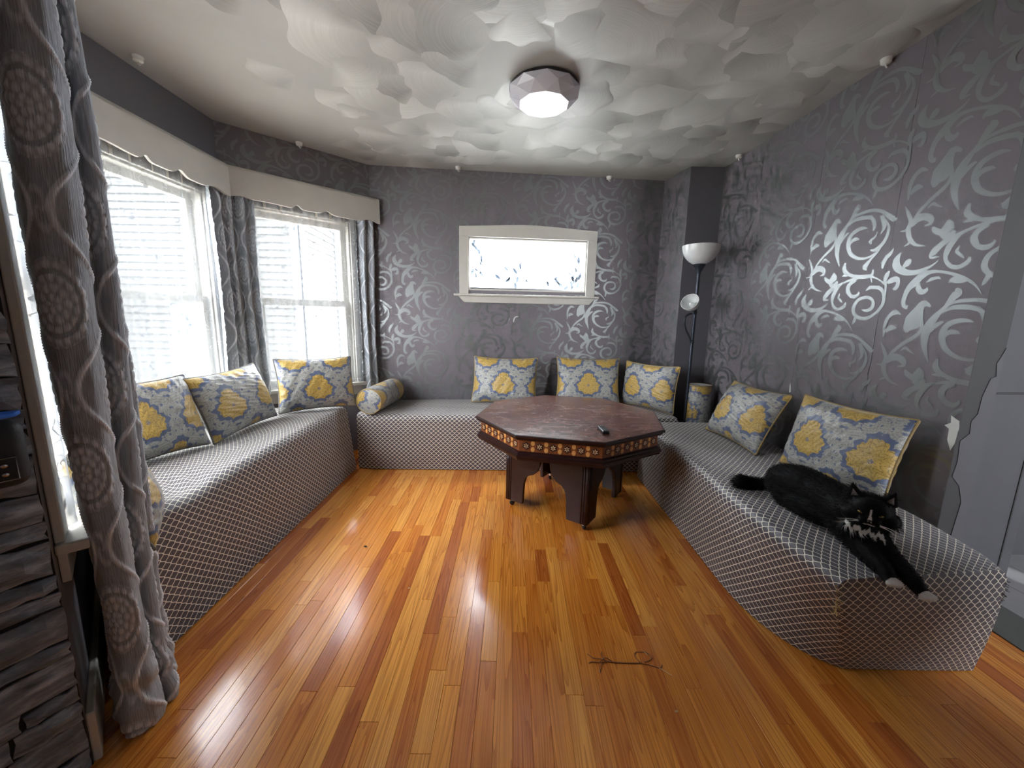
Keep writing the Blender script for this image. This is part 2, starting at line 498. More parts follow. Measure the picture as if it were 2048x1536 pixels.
def plaster():
    m, nt, b = new_mat('brushed_plaster', rough=0.45)
    uv = nd(nt, 'ShaderNodeUVMap').outputs[0]
    rnd = nd(nt, 'ShaderNodeObjectInfo').outputs['Random']
    sp = nd(nt, 'ShaderNodeSeparateXYZ', {0: uv})
    v = nd(nt, 'ShaderNodeCombineXYZ', {0: mth(nt, 'MULTIPLY', sp.outputs[0], 220.0), 1: mth(nt, 'MULTIPLY', sp.outputs[1], 2.0), 2: mth(nt, 'MULTIPLY', rnd, 40.0)}).outputs[0]
    n1 = nd(nt, 'ShaderNodeTexNoise', {'Vector': v, 'Scale': 1.0, 'Detail': 3.0}).outputs[0]
    # dark-to-light shading painted across each brush sweep, fading out at its flanks
    sweep_shade = mth(nt, 'ADD', mth(nt, 'MULTIPLY', sp.outputs[1], 0.7), mth(nt, 'MULTIPLY', rnd, 0.5))
    sweep_shade = mth(nt, 'ADD', sweep_shade, mth(nt, 'MULTIPLY', mth(nt, 'SUBTRACT', n1, 0.5), 0.35))
    tone = ramp(nt, sweep_shade, [(0.1, srgb(128, 126, 121)), (0.55, srgb(168, 167, 162)), (1.1, srgb(202, 201, 196))])
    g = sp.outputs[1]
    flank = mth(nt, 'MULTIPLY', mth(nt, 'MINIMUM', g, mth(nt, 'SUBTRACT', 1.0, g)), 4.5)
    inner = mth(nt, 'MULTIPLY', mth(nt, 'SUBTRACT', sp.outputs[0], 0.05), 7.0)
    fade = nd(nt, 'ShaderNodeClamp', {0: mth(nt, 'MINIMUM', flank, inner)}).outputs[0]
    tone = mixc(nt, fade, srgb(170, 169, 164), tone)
    nt.links.new(tone, b.inputs['Base Color'])
    nt.links.new(mth(nt, 'MULTIPLY_ADD', sweep_shade, -0.15, 0.55), b.inputs['Roughness'])
    bump(nt, b, n1, 0.25, 0.002)
    return m
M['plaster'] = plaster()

def stone():
    m, nt, b = new_mat('slate_ledge_stone', rough=0.8)
    tc = nd(nt, 'ShaderNodeTexCoord').outputs['Object']
    rnd = nd(nt, 'ShaderNodeObjectInfo').outputs['Random']
    off = nd(nt, 'ShaderNodeVectorMath', {0: tc, 1: nd(nt, 'ShaderNodeCombineXYZ', {0: mth(nt, 'MULTIPLY', rnd, 50.0), 1: 0.0, 2: mth(nt, 'MULTIPLY', rnd, 20.0)}).outputs[0]}, operation='ADD').outputs[0]
    mp = nd(nt, 'ShaderNodeMapping', {'Vector': off, 'Scale': (9.0, 9.0, 34.0)}).outputs[0]
    n1 = nd(nt, 'ShaderNodeTexNoise', {'Vector': mp, 'Scale': 1.0, 'Detail': 6.0, 'Roughness': 0.65}).outputs[0]
    c = ramp(nt, n1, [(0.28, srgb(60, 65, 74)), (0.5, srgb(128, 137, 150)), (0.74, srgb(208, 219, 233))])
    c = mixc(nt, mth(nt, 'MULTIPLY', rnd, 0.45), c, srgb(92, 98, 108))
    nt.links.new(c, b.inputs['Base Color'])
    bump(nt, b, n1, 0.9, 0.006)
    return m
M['stone'] = stone()
M['grout'] = simple('stone_joint', srgb(26, 25, 26), 0.9)

def cat_mats():
    m, nt, b = new_mat('cat_coat', rough=0.6)
    b.inputs['Specular IOR Level'].default_value = 0.12
    at = nd(nt, 'ShaderNodeAttribute', attribute_name='pattern').outputs['Color']
    nt.links.new(at, b.inputs['Base Color'])
    return m
M['cat'] = cat_mats()
M['cat_eye'] = simple('amber_eye', srgb(190, 170, 96), 0.1, 0.1)
M['cat_nose'] = simple('dark_nose', srgb(40, 30, 32), 0.4, 0.1)
M['cat_ear'] = simple('grey_ear_fur', srgb(150, 146, 144), 0.7, 0.2, 120)
M['whisker'] = simple('white_whisker', srgb(230, 230, 230), 0.4, 0.02)
M['twine'] = simple('brown_twine', srgb(128, 82, 50), 0.7, 0.3, 200)
M['twine_end'] = simple('frayed_tip', srgb(216, 176, 124), 0.7, 0.1, 200)
M['crumb_dark'] = simple('dark_crumb', srgb(40, 26, 16), 0.8)
M['crumb_light'] = simple('pale_crumb', srgb(214, 180, 120), 0.8)
M['torn'] = simple('torn_paper_white', srgb(216, 217, 212), 0.7, 0.04)
M['soot'] = simple('soot', srgb(40, 40, 40), 0.9)
M['thread'] = simple('frayed_gold_thread', srgb(176, 156, 96), 0.7, 0.2)
# ------------------------------------------------------------------ room plan (interior on the left of each a->b)
P_RN = (1.7671, 1.487); P_RF = (1.685, 3.39)
P_CF = (1.41, 3.385); P_CB = (1.328, 3.728)
P_BL = (-1.225, 3.485); P_BAY = (-1.971, 2.766); P_LN = (-1.955, 1.70)
P_S0 = (-1.10, 0.85); P_S1 = (-1.53, 0.06)

class Wall:
    def __init__(s, a, b):
        s.a = Vector((a[0], a[1], 0)); s.b = Vector((b[0], b[1], 0))
        s.L = (s.b - s.a).length
        s.u = (s.b - s.a).normalized()
        s.n = Vector((-s.u.y, s.u.x, 0))
        m = Matrix.Identity(4)
        for i in range(3):
            m[i][0] = s.u[i]; m[i][1] = s.n[i]; m[i][2] = (0, 0, 1)[i]; m[i][3] = s.a[i]
        s.M = m
    def w(s, ss, d, z):
        return s.M @ Vector((ss, d, z))

def cells(x0, x1, z0, z1, holes):
    xs = sorted({x0, x1, *[max(x0, min(x1, h[0])) for h in holes], *[max(x0, min(x1, h[1])) for h in holes]})
    zs = sorted({z0, z1, *[max(z0, min(z1, h[2])) for h in holes], *[max(z0, min(z1, h[3])) for h in holes]})
    out = []
    for i in range(len(xs) - 1):
        for j in range(len(zs) - 1):
            cx = (xs[i] + xs[i + 1]) / 2; cz = (zs[j] + zs[j + 1]) / 2
            if xs[i + 1] - xs[i] < 1e-5 or zs[j + 1] - zs[j] < 1e-5: continue
            if any(h[0] < cx < h[1] and h[2] < cz < h[3] for h in holes): continue
            out.append((xs[i], xs[i + 1], zs[j], zs[j + 1]))
    return out

def weld(o):
    bm = bmesh.new(); bm.from_mesh(o.data)
    bmesh.ops.remove_doubles(bm, verts=bm.verts, dist=1e-5)
    # drop the doubled inner faces between neighbouring cells
    seen = {}
    kill = []
    for f in bm.faces:
        k = tuple(sorted(v.index for v in f.verts))
        if k in seen: kill += [f, seen[k]]
        else: seen[k] = f
    bmesh.ops.delete(bm, geom=list(set(kill)), context='FACES_ONLY')
    bm.to_mesh(o.data); bm.free()

def build_wall(name, W, mat, holes=(), thick=0.12, label=None, ext0=0.0, ext1=0.0):
    mb = MB()
    for x0, x1, z0, z1 in cells(-ext0, W.L + ext1, -0.03, H + 0.05, holes):
        mb.box(x0, x1, -thick, 0, z0, z1)
    o = mb.build(name, mat)
    weld(o)
    o.matrix_world = W.M
    tag(o, label, kind='structure')
    return o

def paper_strips(wall, W, edges, holes=(), mat='wallpaper', z0=0.0, z1=H, name='wallpaper_strip'):
    for i in range(len(edges) - 1):
        a, b = edges[i] + 0.0007, edges[i + 1] - 0.0007
        hs = [h for h in holes if h[1] > a and h[0] < b]
        mb = MB()
        for c in cells(a, b, z0, z1, hs):
            mb.box(c[0], c[1], 0.0, 0.0012, c[2], c[3])
        o = mb.build(name, M[mat], wall)
        weld(o)

# ---- acanthus scroll motif (flat silver print), drawn in metres around its own centre
def rib(pts, wd):
    pts = np.asarray(pts, float); n = len(pts)
    t = np.gradient(pts, axis=0)
    t /= np.maximum(1e-9, np.linalg.norm(t, axis=1))[:, None]
    nn = np.stack([-t[:, 1], t[:, 0]], 1)
    wd = np.asarray(wd)[:, None] * 0.53
    L = pts + nn * wd; Rr = pts - nn * wd
    return np.vstack([L, Rr]), [(i, i + 1, n + i + 1, n + i) for i in range(n - 1)]

# strokes of one repeat: (x, z, width) in millimetres along each centre line
STROKES = [[(-80,222,2),(-58,253,7),(-27,280,11),(16,303,12),(68,321,11),(111,326,15),(140,318,27),(159,302,30),(174,284,33),(193,263,24),(202,235,20),(205,206,19),(195,185,17),(181,182,16)],
    [(125,284,4),(105,296,14),(80,299,10),(71,292,2)],
    [(39,274,4),(29,285,20),(5,285,27),(-23,279,12)],
    [(156,283,14),(151,260,21),(135,245,22),(119,251,17),(118,262,4)],
    [(228,-49,11),(209,-16,13),(172,22,15),(131,53,16),(111,79,14),(110,112,13),(124,151,15)],
    [(167,70,10),(164,92,42),(148,119,73),(140,147,58),(131,175,35),(121,193,30),(103,192,17),(89,181,8)],
    [(57,-48,3),(72,-15,14),(86,27,24),(88,71,33),(80,106,34),(63,139,26),(47,163,16),(27,187,13),(-3,199,12),(-41,203,15),(-86,201,14),(-131,185,15),(-170,156,19),(-201,133,20),(-214,138,3)],
    [(73,76,10),(56,102,16),(38,116,13),(27,117,3)],
    [(42,159,8),(27,190,19),(12,218,27),(0,235,31),(8,252,6)],
    [(1,223,13),(-15,232,4)],
    [(41,157,8),(8,176,16),(-38,177,18),(-81,167,16),(-99,147,18),(-107,123,17),(-103,101,5)],
    [(-69,174,13),(-85,177,3)],
    [(-97,142,14),(-111,148,3)],
    [(-135,165,17),(-150,133,20),(-158,105,17),(-144,78,3)],
    [(-152,148,5),(-174,118,10),(-183,88,15),(-176,54,16),(-160,28,18),(-135,10,17),(-105,10,7)],
    [(-161,22,8),(-139,-7,13),(-115,-34,12),(-100,-55,22),(-91,-69,22),(-105,-84,3)],
    [(-94,-61,12),(-76,-60,3)],
    [(-73,119,3),(-48,126,14),(-17,123,19),(12,107,21),(24,78,24),(21,46,23),(2,11,19),(-31,-13,15),(-68,-24,12),(-105,-21,10),(-138,-4,6)],
    [(15,59,9),(2,77,18),(-22,79,15),(-36,74,3)],
    [(-127,93,3),(-121,71,10),(-104,61,12),(-99,52,16),(-107,39,4)],
    [(274,21,4),(256,-10,14),(238,-48,17),(242,-83,21),(229,-124,19),(198,-155,12),(156,-167,2)],
    [(240,-83,12),(279,-84,4)],
    [(217,-137,14),(249,-155,4)],
    [(234,-72,15),(213,-47,31),(184,-42,28),(157,-57,25),(154,-76,14),(177,-82,4)],
    [(176,-10,4),(159,3,12),(138,-10,8),(119,-20,3)],
    [(-222,-1,3),(-213,-19,17),(-198,-33,19),(-186,-56,19),(-184,-85,9)],
    [(-198,-29,7),(-185,-24,2)],
    [(-186,-56,9),(-169,-57,3)],
    [(23,-32,9),(26,-61,22),(9,-84,20),(-27,-102,15),(-69,-112,18),(-107,-114,19),(-136,-110,15),(-139,-85,8)],
    [(3,-93,22),(33,-100,3)],
    [(-137,-117,11),(-168,-130,7),(-196,-148,7),(-215,-166,8)],
    [(-134,-120,10),(-143,-147,3)],
    [(-70,-117,11),(-23,-122,10),(17,-134,10),(57,-149,16),(90,-169,23),(117,-195,28),(123,-217,17),(94,-220,3)],
    [(-55,-125,6),(-7,-129,7),(32,-144,9),(54,-168,21),(68,-197,23),(68,-235,14),(45,-264,15),(17,-270,16),(-10,-256,18),(-15,-236,7)],
    [(54,-142,28),(83,-130,46),(83,-99,38),(87,-77,7)],
    [(93,-129,21),(128,-111,21),(143,-93,7)],
    [(-56,-127,12),(-23,-144,21),(-16,-173,23),(-38,-203,18),(-67,-208,19),(-82,-194,10),(-78,-185,3)],
    [(28,-188,6),(33,-210,12),(12,-229,9),(4,-239,3)],
    [(-120,-185,3),(-136,-170,15),(-169,-171,16),(-191,-178,16),(-209,-198,14),(-218,-232,16),(-211,-264,15),(-188,-294,14),(-155,-314,16),(-115,-318,17),(-80,-300,17),(-66,-268,20),(-79,-233,17),(-111,-217,15),(-145,-218,14),(-167,-240,15),(-165,-267,19),(-142,-280,16),(-113,-275,3)],
    [(-192,-181,9),(-183,-162,3)],
    [(-89,-307,17),(-80,-336,15),(-73,-350,3)],
    [(-221,-99,5),(-214,-114,20),(-208,-140,17),(-216,-166,10),(-219,-212,9),(-216,-258,7),(-199,-294,8)],
    [(-221,-154,15),(-239,-144,24),(-261,-141,23),(-271,-158,17),(-265,-180,19),(-249,-182,6)],
    [(256,-178,4),(271,-211,29),(259,-245,32),(217,-270,24),(166,-273,19),(120,-256,11),(94,-235,3)],
    [(233,-245,15),(215,-226,29),(204,-218,10)],
    [(267,47,7),(269,103,16),(258,140,18),(232,160,20),(204,149,4)],
    [(261,70,11),(239,90,25),(213,86,6)]]
DEP = []
def motif_2d():
    V = np.zeros((0, 2)); F = []
    for k, st in enumerate(STROKES):
        P = np.array(st, float) / 1000.0
        q = catmull(P, 4 * (len(P) - 1) + 1) if len(P) > 2 else P
        v, f = rib(q[:, :2], np.maximum(q[:, 2], 0.0015))
        o = len(V)
        V = np.vstack([V, v]); F += [tuple(o + i for i in g) for g in f]
        DEP.extend([k * 1.2e-5] * len(v))
    return V, F
MOT_V, MOT_F = motif_2d()
_mv3 = np.stack([MOT_V[:, 0], np.array(DEP), MOT_V[:, 1]], 1)
MOT = mesh_np('scroll_motif', _mv3, MOT_F); MOT.materials.append(M['silver'])
# face the room (normals +y)
_bm = bmesh.new(); _bm.from_mesh(MOT)
for f in _bm.faces:
    f.normal_update()
bmesh.ops.reverse_faces(_bm, faces=[f for f in _bm.faces if f.normal.y < 0]); _bm.to_mesh(MOT); _bm.free()
MX0, MX1, MZ0, MZ1 = MOT_V[:, 0].min(), MOT_V[:, 0].max(), MOT_V[:, 1].min(), MOT_V[:, 1].max()

def motifs(wall, lo, hi, cols, z_ref=1.5445, step=-0.155, pitch=0.605, holes=(), zlo=0.35, zhi=H):
    for c, sc in enumerate(cols):
        k = -1
        while True:
            zc = (z_ref + step * c) % pitch - pitch + k * pitch
            k += 1
            if zc + MZ0 > zhi: break
            if zc + MZ1 < zlo: continue
            x0, x1, z0, z1 = sc + MX0, sc + MX1, zc + MZ0, zc + MZ1
            inside = x0 > lo and x1 < hi and z0 > 0 and z1 < zhi and not any(h[0] < x1 and h[1] > x0 and h[2] < z1 and h[3] > z0 for h in holes)
            if inside:
                link('scroll_motif', MOT, None, wall, (sc, 0.00135 + 0.0006 * (c % 2) + 0.0012 * (k % 2), zc))
                continue
            bm = bmesh.new(); bm.from_mesh(MOT)
            bmesh.ops.translate(bm, vec=(sc, 0, zc), verts=bm.verts)
            def cut(co, no):
                bmesh.ops.bisect_plane(bm, geom=bm.verts[:] + bm.edges[:] + bm.faces[:], plane_co=co, plane_no=no, clear_outer=True)
            cut((lo, 0, 0), (-1, 0, 0)); cut((hi, 0, 0), (1, 0, 0)); cut((0, 0, 0.002), (0, 0, -1)); cut((0, 0, zhi - 0.002), (0, 0, 1))
            for h in holes:
                for co, no in (((h[0], 0, 0), (1, 0, 0)), ((h[1], 0, 0), (1, 0, 0)), ((0, 0, h[2]), (0, 0, 1)), ((0, 0, h[3]), (0, 0, 1))):
                    bmesh.ops.bisect_plane(bm, geom=bm.verts[:] + bm.edges[:] + bm.faces[:], plane_co=co, plane_no=no)
                dead = [f for f in bm.faces if h[0] < f.calc_center_median().x < h[1] and h[2] < f.calc_center_median().z < h[3]]
                bmesh.ops.delete(bm, geom=dead, context='FACES')
            if len(bm.faces) < 4:
                bm.free(); continue
            bmesh.ops.translate(bm, vec=(-sc, 0, -zc), verts=bm.verts)
            me = bpy.data.meshes.new('scroll_motif'); bm.to_mesh(me); bm.free()
            if not me.materials: me.materials.append(M['silver'])
            link('scroll_motif', me, None, wall, (sc, 0.00135 + 0.0006 * (c % 2) + 0.0012 * (k % 2), zc))

W_R = Wall(P_RN, P_RF); W_CF = Wall(P_RF, P_CF); W_CL = Wall(P_CF, P_CB)
W_B = Wall(P_CB, P_BL); W_A = Wall(P_BL, P_BAY); W_L = Wall(P_BAY, P_LN); W_C = Wall(P_LN, P_S0); W_S = Wall(P_S0, P_S1)

HB = (0.677, 1.741, 1.43, 1.88)              # back window opening
HA = (0.186, 0.886, 0.62, 1.93)
HL = (0.17, 0.90, 0.62, 1.93)
HC = (0.16, 1.075, 0.62, 1.93)

# ---- floor, planks
mb = MB().box(-2.2, 4.7, -2.1, 3.9, -0.06, -0.012)
floor = mb.build('floor', M['sub']); tag(floor, kind='structure')
PW = 0.0572
plank_cache = {}
def plank_mesh(Lq):
    if Lq in plank_cache: return plank_cache[Lq]
    e = 0.0007; c = 0.0006; L_ = Lq - 0.0008; w_ = PW - e
    V = [(0, 0, -0.012), (w_, 0, -0.012), (w_, L_, -0.012), (0, L_, -0.012), (0, 0, -c), (w_, 0, -c), (w_, L_, -c), (0, L_, -c),
         (c, c, 0), (w_ - c, c, 0), (w_ - c, L_ - c, 0), (c, L_ - c, 0)]
    F = [(0, 1, 5, 4), (1, 2, 6, 5), (2, 3, 7, 6), (3, 0, 4, 7), (4, 5, 9, 8), (5, 6, 10, 9), (6, 7, 11, 10), (7, 4, 8, 11), (8, 9, 10, 11)]
    me = mesh_np('plank', V, F); me.materials.append(M['wood'])
    plank_cache[Lq] = me
    return me
cand = []
x = -1.98
rp = random.Random(11)
while x < 1.93:
    y = -1.9 - rp.random() * 0.8
    while y < 3.75:
        L_ = round(rp.choice([0.25, 0.35, 0.45, 0.6, 0.75, 0.9, 1.1, 1.3]) * rp.uniform(0.9, 1.1), 2)
        y1 = min(y + L_, 3.78)
        if y1 - y > 0.02:
            cand.append((x, y, round(y1 - y, 3)))
        y += L_
    x += PW
def plank_view(c):
    cx, cy_, L_ = c[0], c[1] + c[2] / 2, c[2]
    if c[1] + L_ < 0.72 or c[1] > 3.0 or cx < -1.3 or cx > 1.95: return 0
    if c[1] + L_ / 2 > 0.2 and abs(cx) > 1.45 * (c[1] + L_) + 0.1: return 0
    if cx > 0.99 and c[1] > 1.25: return 0
    d = max(0.8, min(c[1] + L_, max(c[1], 0.8)))
    return (min(c[1] + L_, 3.0) - max(c[1], 0.75)) / d ** 3
cand.sort(key=plank_view, reverse=True)
front, rest = cand[:298], cand[298:]
for cx, cy_, L_ in front:
    if plank_view((cx, cy_, L_)) <= 0:
        rest.append((cx, cy_, L_)); continue
    o = link('plank', plank_mesh(L_), None, floor, (cx, cy_, 0))
    o.rotation_euler = (0, rp.uniform(-1, 1) * 0.0009, 0)
mb = MB()
for cx, cy_, L_ in rest:
    me = plank_mesh(L_)
    mb.add([(v.co.x + cx, v.co.y + cy_, v.co.z) for v in me.vertices], [tuple(p.vertices) for p in me.polygons])
o = mb.build('plank_field', M['wood'], floor); tag(o, kind='stuff')

# ---- ceiling with brushed plaster fans
mb = MB().box(-2.2, 4.7, -2.1, 3.9, H, H + 0.1)
ceiling = mb.build('ceiling', M['ceiling_base']); tag(ceiling, kind='structure')
def fan_mesh(seed):
    q = random.Random(seed)
    r0, r1, sp = 0.03, q.uniform(0.25, 0.34), q.uniform(70, 120)
    nr, na = 9, 22
    V = []; UV = []
    for i in range(nr):
        f = i / (nr - 1)
        for j in range(na):
            g = j / (na - 1)
            a = R(-sp / 2 + sp * g)
            wob = 1 + 0.05 * math.sin(5 * g * PI + seed) * f
            r = (r0 + (r1 - r0) * f) * wob
            edge = min(1, min(g, 1 - g) * 7)
            V.append((r * math.cos(a), r * math.sin(a) * 0.9, -(0.0013 * math.sin(PI * min(1.0, f * 0.90 + 0.02)) ** 0.8 * edge ** 0.5) - 0.0003))
            UV.append((r, g))
    # rim drops back to the ceiling
    for j in range(na):
        g = j / (na - 1); a = R(-sp / 2 + sp * g)
        r = r1 * (1 + 0.05 * math.sin(5 * g * PI + seed)) + 0.004
        V.append((r * math.cos(a), r * math.sin(a) * 0.9, 0.0009)); UV.append((r, g))
    nr += 1
    F = [(i * na + j, i * na + j + 1, (i + 1) * na + j + 1, (i + 1) * na + j) for i in range(nr - 1) for j in range(na - 1)]
    me = mesh_np('plaster_fan', V, F, True)
    bm = bmesh.new(); bm.from_mesh(me)
    for f in bm.faces: f.normal_update()
    bmesh.ops.reverse_faces(bm, faces=[f for f in bm.faces if f.normal.z > 0]); bm.to_mesh(me); bm.free()
    set_uv(me, UV)
    me.set_sharp_from_angle(angle=R(35))
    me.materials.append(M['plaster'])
    return me
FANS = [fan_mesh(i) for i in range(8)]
rq = random.Random(5); nfan = 0
def in_room(px, py):
    if px < -1.86 or px > 1.63 or py > 3.3 or py < 0.6: return False
    if py > 2.6 + (px + 1.971) * 0.96: return False
    return True
yy = 0.75; row = 0
while yy < 3.3:
    xx = -1.85 + (row % 2) * 0.11
    while xx < 1.65:
        px, py = xx + rq.uniform(-.06, .06), yy + rq.uniform(-.06, .06)
        if in_room(px, py):
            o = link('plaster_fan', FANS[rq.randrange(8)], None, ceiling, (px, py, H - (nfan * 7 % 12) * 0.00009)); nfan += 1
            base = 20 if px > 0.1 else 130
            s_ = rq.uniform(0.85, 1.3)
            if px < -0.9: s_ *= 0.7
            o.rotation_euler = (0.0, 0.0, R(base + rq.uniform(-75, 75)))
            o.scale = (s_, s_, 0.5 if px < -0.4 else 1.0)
            if px < -1.2 or (px < -0.6 and rq.random() < 0.4): bpy.data.objects.remove(o)
        xx += 0.225
    yy += 0.19; row += 1

# ---- walls
wall_back = build_wall('wall_back', W_B, M['dark_paint'], [HB], label='grey patterned wall behind the window with leaf film', ext1=0.0)
wall_bay = build_wall('wall_bay', W_A, M['dark_paint'], [HA], ext0=0.05, ext1=0.05)
wall_left = build_wall('wall_left', W_L, M['wallpaper_plain'], [HL], ext0=0.0, ext1=0.05)
wall_near_bay = build_wall('wall_near_bay', W_C, M['wallpaper_plain'], [HC])
wall_right = build_wall('wall_right', W_R, M['jamb_dark'], thick=0.115)
wall_chase = build_wall('wall_chase', W_CF, M['wallpaper_plain'])
wall_chase_side = build_wall('wall_chase_side', W_CL, M['dark_paint'])
wall_stone = build_wall('wall_stone', W_S, M['grout'], ext1=0.3)

paper_strips(wall_right, W_R, [0.0, 0.41, 0.89, 1.40, W_R.L])
motifs(wall_right, 0.0, W_R.L, [0.10, 0.615, 1.13, 1.645, 2.16], z_ref=1.5445 + 0.155)
paper_strips(wall_chase_side, W_CL, [0.0, W_CL.L])
motifs(wall_chase_side, 0.0, W_CL.L, [-0.08, 0.435], z_ref=1.1)
be = [0.0, 0.30, 0.80, 1.31, 1.82, 2.33, W_B.L]
paper_strips(wall_back, W_B, be, [HB])
motifs(wall_back, 0.0, W_B.L, [0.05, 0.565, 1.08, 1.595, 2.11, 2.625], z_ref=1.3, holes=[(HB[0] - 0.02, HB[1] + 0.02, HB[2] - 0.02, HB[3] + 0.02)])
paper_strips(wall_bay, W_A, [0.0, 0.33, 0.84, W_A.L], [HA])
motifs(wall_bay, 0.0, W_A.L, [0.1, 0.615, 1.13], z_ref=1.45, zlo=2.0, holes=[HA])

# torn wallpaper and marks
t_ = MB()
t_.prism([(0.0, 0.80), (0.004, 0.83), (0.035, 0.845), (0.03, 0.815), (0.05, 0.80), (0.032, 0.79), (0.03, 0.745), (0.012, 0.705), (0.004, 0.735)], 0.002, 0.0032, 'y').build('torn_paper', M['torn'], wall_right)
MB().prism([(0.885, 0.775), (0.897, 0.77), (0.9, 0.81), (0.896, 0.83), (0.889, 0.80)], 0.002, 0.0032, 'y').build('torn_paper', M['torn'], wall_right)
MB().tube([(0.412, 0.0015, 1.18), (0.408, 0.002, 1.02), (0.414, 0.002, 0.96), (0.404, 0.002, 0.92), (0.408, 0.0015, 0.87)], 0.0018, 5).build('lifted_seam', M['silver'], wall_right)
q = catmull([(1.285, 1.205), (1.315, 1.20), (1.33, 1.17), (1.328, 1.13)], 9)
vf = rib(q, 0.002 + 0.008 * np.sin(PI * np.linspace(0.05, 0.95, 9)))
MB().add([(a, 0.0026, b) for a, b in vf[0]], vf[1]).build('torn_paper', M['torn'], wall_back)
MB().prism([(1.372, 1.165), (1.376, 1.168), (1.369, 1.19), (1.365, 1.187)], 0.002, 0.003, 'y').build('torn_paper', M['torn'], wall_back)

# lighter paint scraped over the near end of the right wall (the doorway reveal)
# local coordinates of wall_right: x = -0.0005 is the end face, y from -0.115 to 0
def patch(poly, name='scraped_paint', mat='jamb_light'):
    MB().prism(poly, -0.0022, -0.0006, 'x').build(name, M[mat], wall_right)
patch([(-0.115, 0.0), (-0.115, 0.98), (-0.10, 1.01), (-0.08, 1.0), (-0.062, 0.93), (-0.06, 0.86), (-0.04, 0.83), (-0.045, 0.78), (-0.012, 0.75), (-0.02, 0.66), (-0.012, 0.6), (-0.05, 0.56), (-0.075, 0.49), (-0.06, 0.3), (-0.065, 0.0)])
patch([(-0.115, 0.98), (-0.10, 1.01), (-0.09, 1.06), (-0.1, 1.08), (-0.115, 1.12)])

# ---- stones on the angled wall
stone_cache = []
def stone_mesh(L_, h_, seed):
    q = random.Random(seed); nx, nz = 6, 4
    V = []
    for j in range(nz):
        for i in range(nx):
            fx, fz = i / (nx - 1), j / (nz - 1)
            ex = 0.004 * q.uniform(-1, 1) if i in (0, nx - 1) else 0
            ez = 0.005 * q.uniform(-1, 1) if j in (0, nz - 1) else 0
            d = 0.010 + q.uniform(0, 0.009) if 0 < i < nx - 1 and 0 < j < nz - 1 else 0.004 + q.uniform(0, 0.004)
            V.append((fx * L_ + ex, d, fz * h_ + ez))
    n0 = len(V)
    ring = [j * nx + i for j, i in [(0, i) for i in range(nx)] + [(j, nx - 1) for j in range(1, nz)] + [(nz - 1, i) for i in range(nx - 2, -1, -1)] + [(j, 0) for j in range(nz - 2, 0, -1)]]
    for r_ in ring: V.append((V[r_][0], 0.0, V[r_][2]))
    F = [(j * nx + i, (j + 1) * nx + i, (j + 1) * nx + i + 1, j * nx + i + 1) for j in range(nz - 1) for i in range(nx - 1)]
    m_ = len(ring)
    F += [(ring[i], ring[(i + 1) % m_], n0 + (i + 1) % m_, n0 + i) for i in range(m_)]
    return mesh_np('stone', V, F)
z = 0.0; k = 0
rs = random.Random(3)
while z < H - 0.03:
    h_ = rs.choice([0.045, 0.06, 0.075, 0.09]); h_ = min(h_, H - z)
    s_ = 0.001 if rs.random() < 0.5 else -0.0
    s_ = 0.002
    while s_ < 0.85:
        L_ = rs.uniform(0.09, 0.26)
        me = stone_mesh(L_ - 0.005, h_ - 0.005, k); k += 1
        me.materials.append(M['stone'])
        link('stone', me, None, wall_stone, (s_, 0.0, z))
        s_ += L_
    z += h_

# ---- back window (leaf film), casing with a shallow peaked head
win4 = empty('window_4', label='small wide window with frosted leaf film in the back wall', kind='structure', mw=W_B.M.copy())
def wpart(mb, name, mat, par, **kw):
    return mb.build(name, M[mat], par, **kw)
c0, c1 = 0.5945, 1.8205
wpart(MB().prism([(c0, HB[3] + 0.004), (c1, HB[3] + 0.004), (c1, 1.966), ((c0 + c1) / 2 + 0.06, 1.996), ((c0 + c1) / 2 - 0.06, 1.996), (c0, 1.966)], 0.001, 0.022, 'y'), 'casing_head', 'trim', win4, bevel=0.002)
wpart(MB().box(c0, HB[0], 0.001, 0.021, 1.395, HB[3] + 0.004), 'casing_side', 'trim', win4, bevel=0.002)
wpart(MB().box(HB[1], c1, 0.001, 0.021, 1.395, HB[3] + 0.004), 'casing_side', 'trim', win4, bevel=0.002)
wpart(MB().box(0.5565, 1.8685, 0.001, 0.05, 1.378, 1.396), 'window_sill', 'trim', win4, bevel=0.004)
wpart(MB().prism([(c0 - 0.01, 1.378), (c1 + 0.01, 1.378), (c1 - 0.045, 1.322), (c0 + 0.045, 1.322)], 0.001, 0.018, 'y'), 'apron', 'trim', win4, bevel=0.002)
fr = MB()
fr.box(HB[0], HB[1], -0.10, -0.0, HB[3] - 0.012, HB[3]).box(HB[0], HB[1], -0.10, -0.0, HB[2] - 0.034, HB[2] + 0.012)
fr.box(HB[0], HB[0] + 0.01, -0.10, -0.0, HB[2], HB[3]).box(HB[1] - 0.01, HB[1], -0.10, -0.0, HB[2], HB[3])
wpart(fr, 'frame', 'trim', win4)
wpart(MB().box(HB[0] + 0.01, HB[1] - 0.01, -0.075, -0.06, HB[2] + 0.012, HB[2] + 0.03), 'glazing_bar', 'chrome', win4)
film = wpart(MB().box(HB[0] + 0.01, HB[1] - 0.01, -0.071, -0.067, HB[2] + 0.012, HB[3] - 0.012), 'pane', 'film', win4)
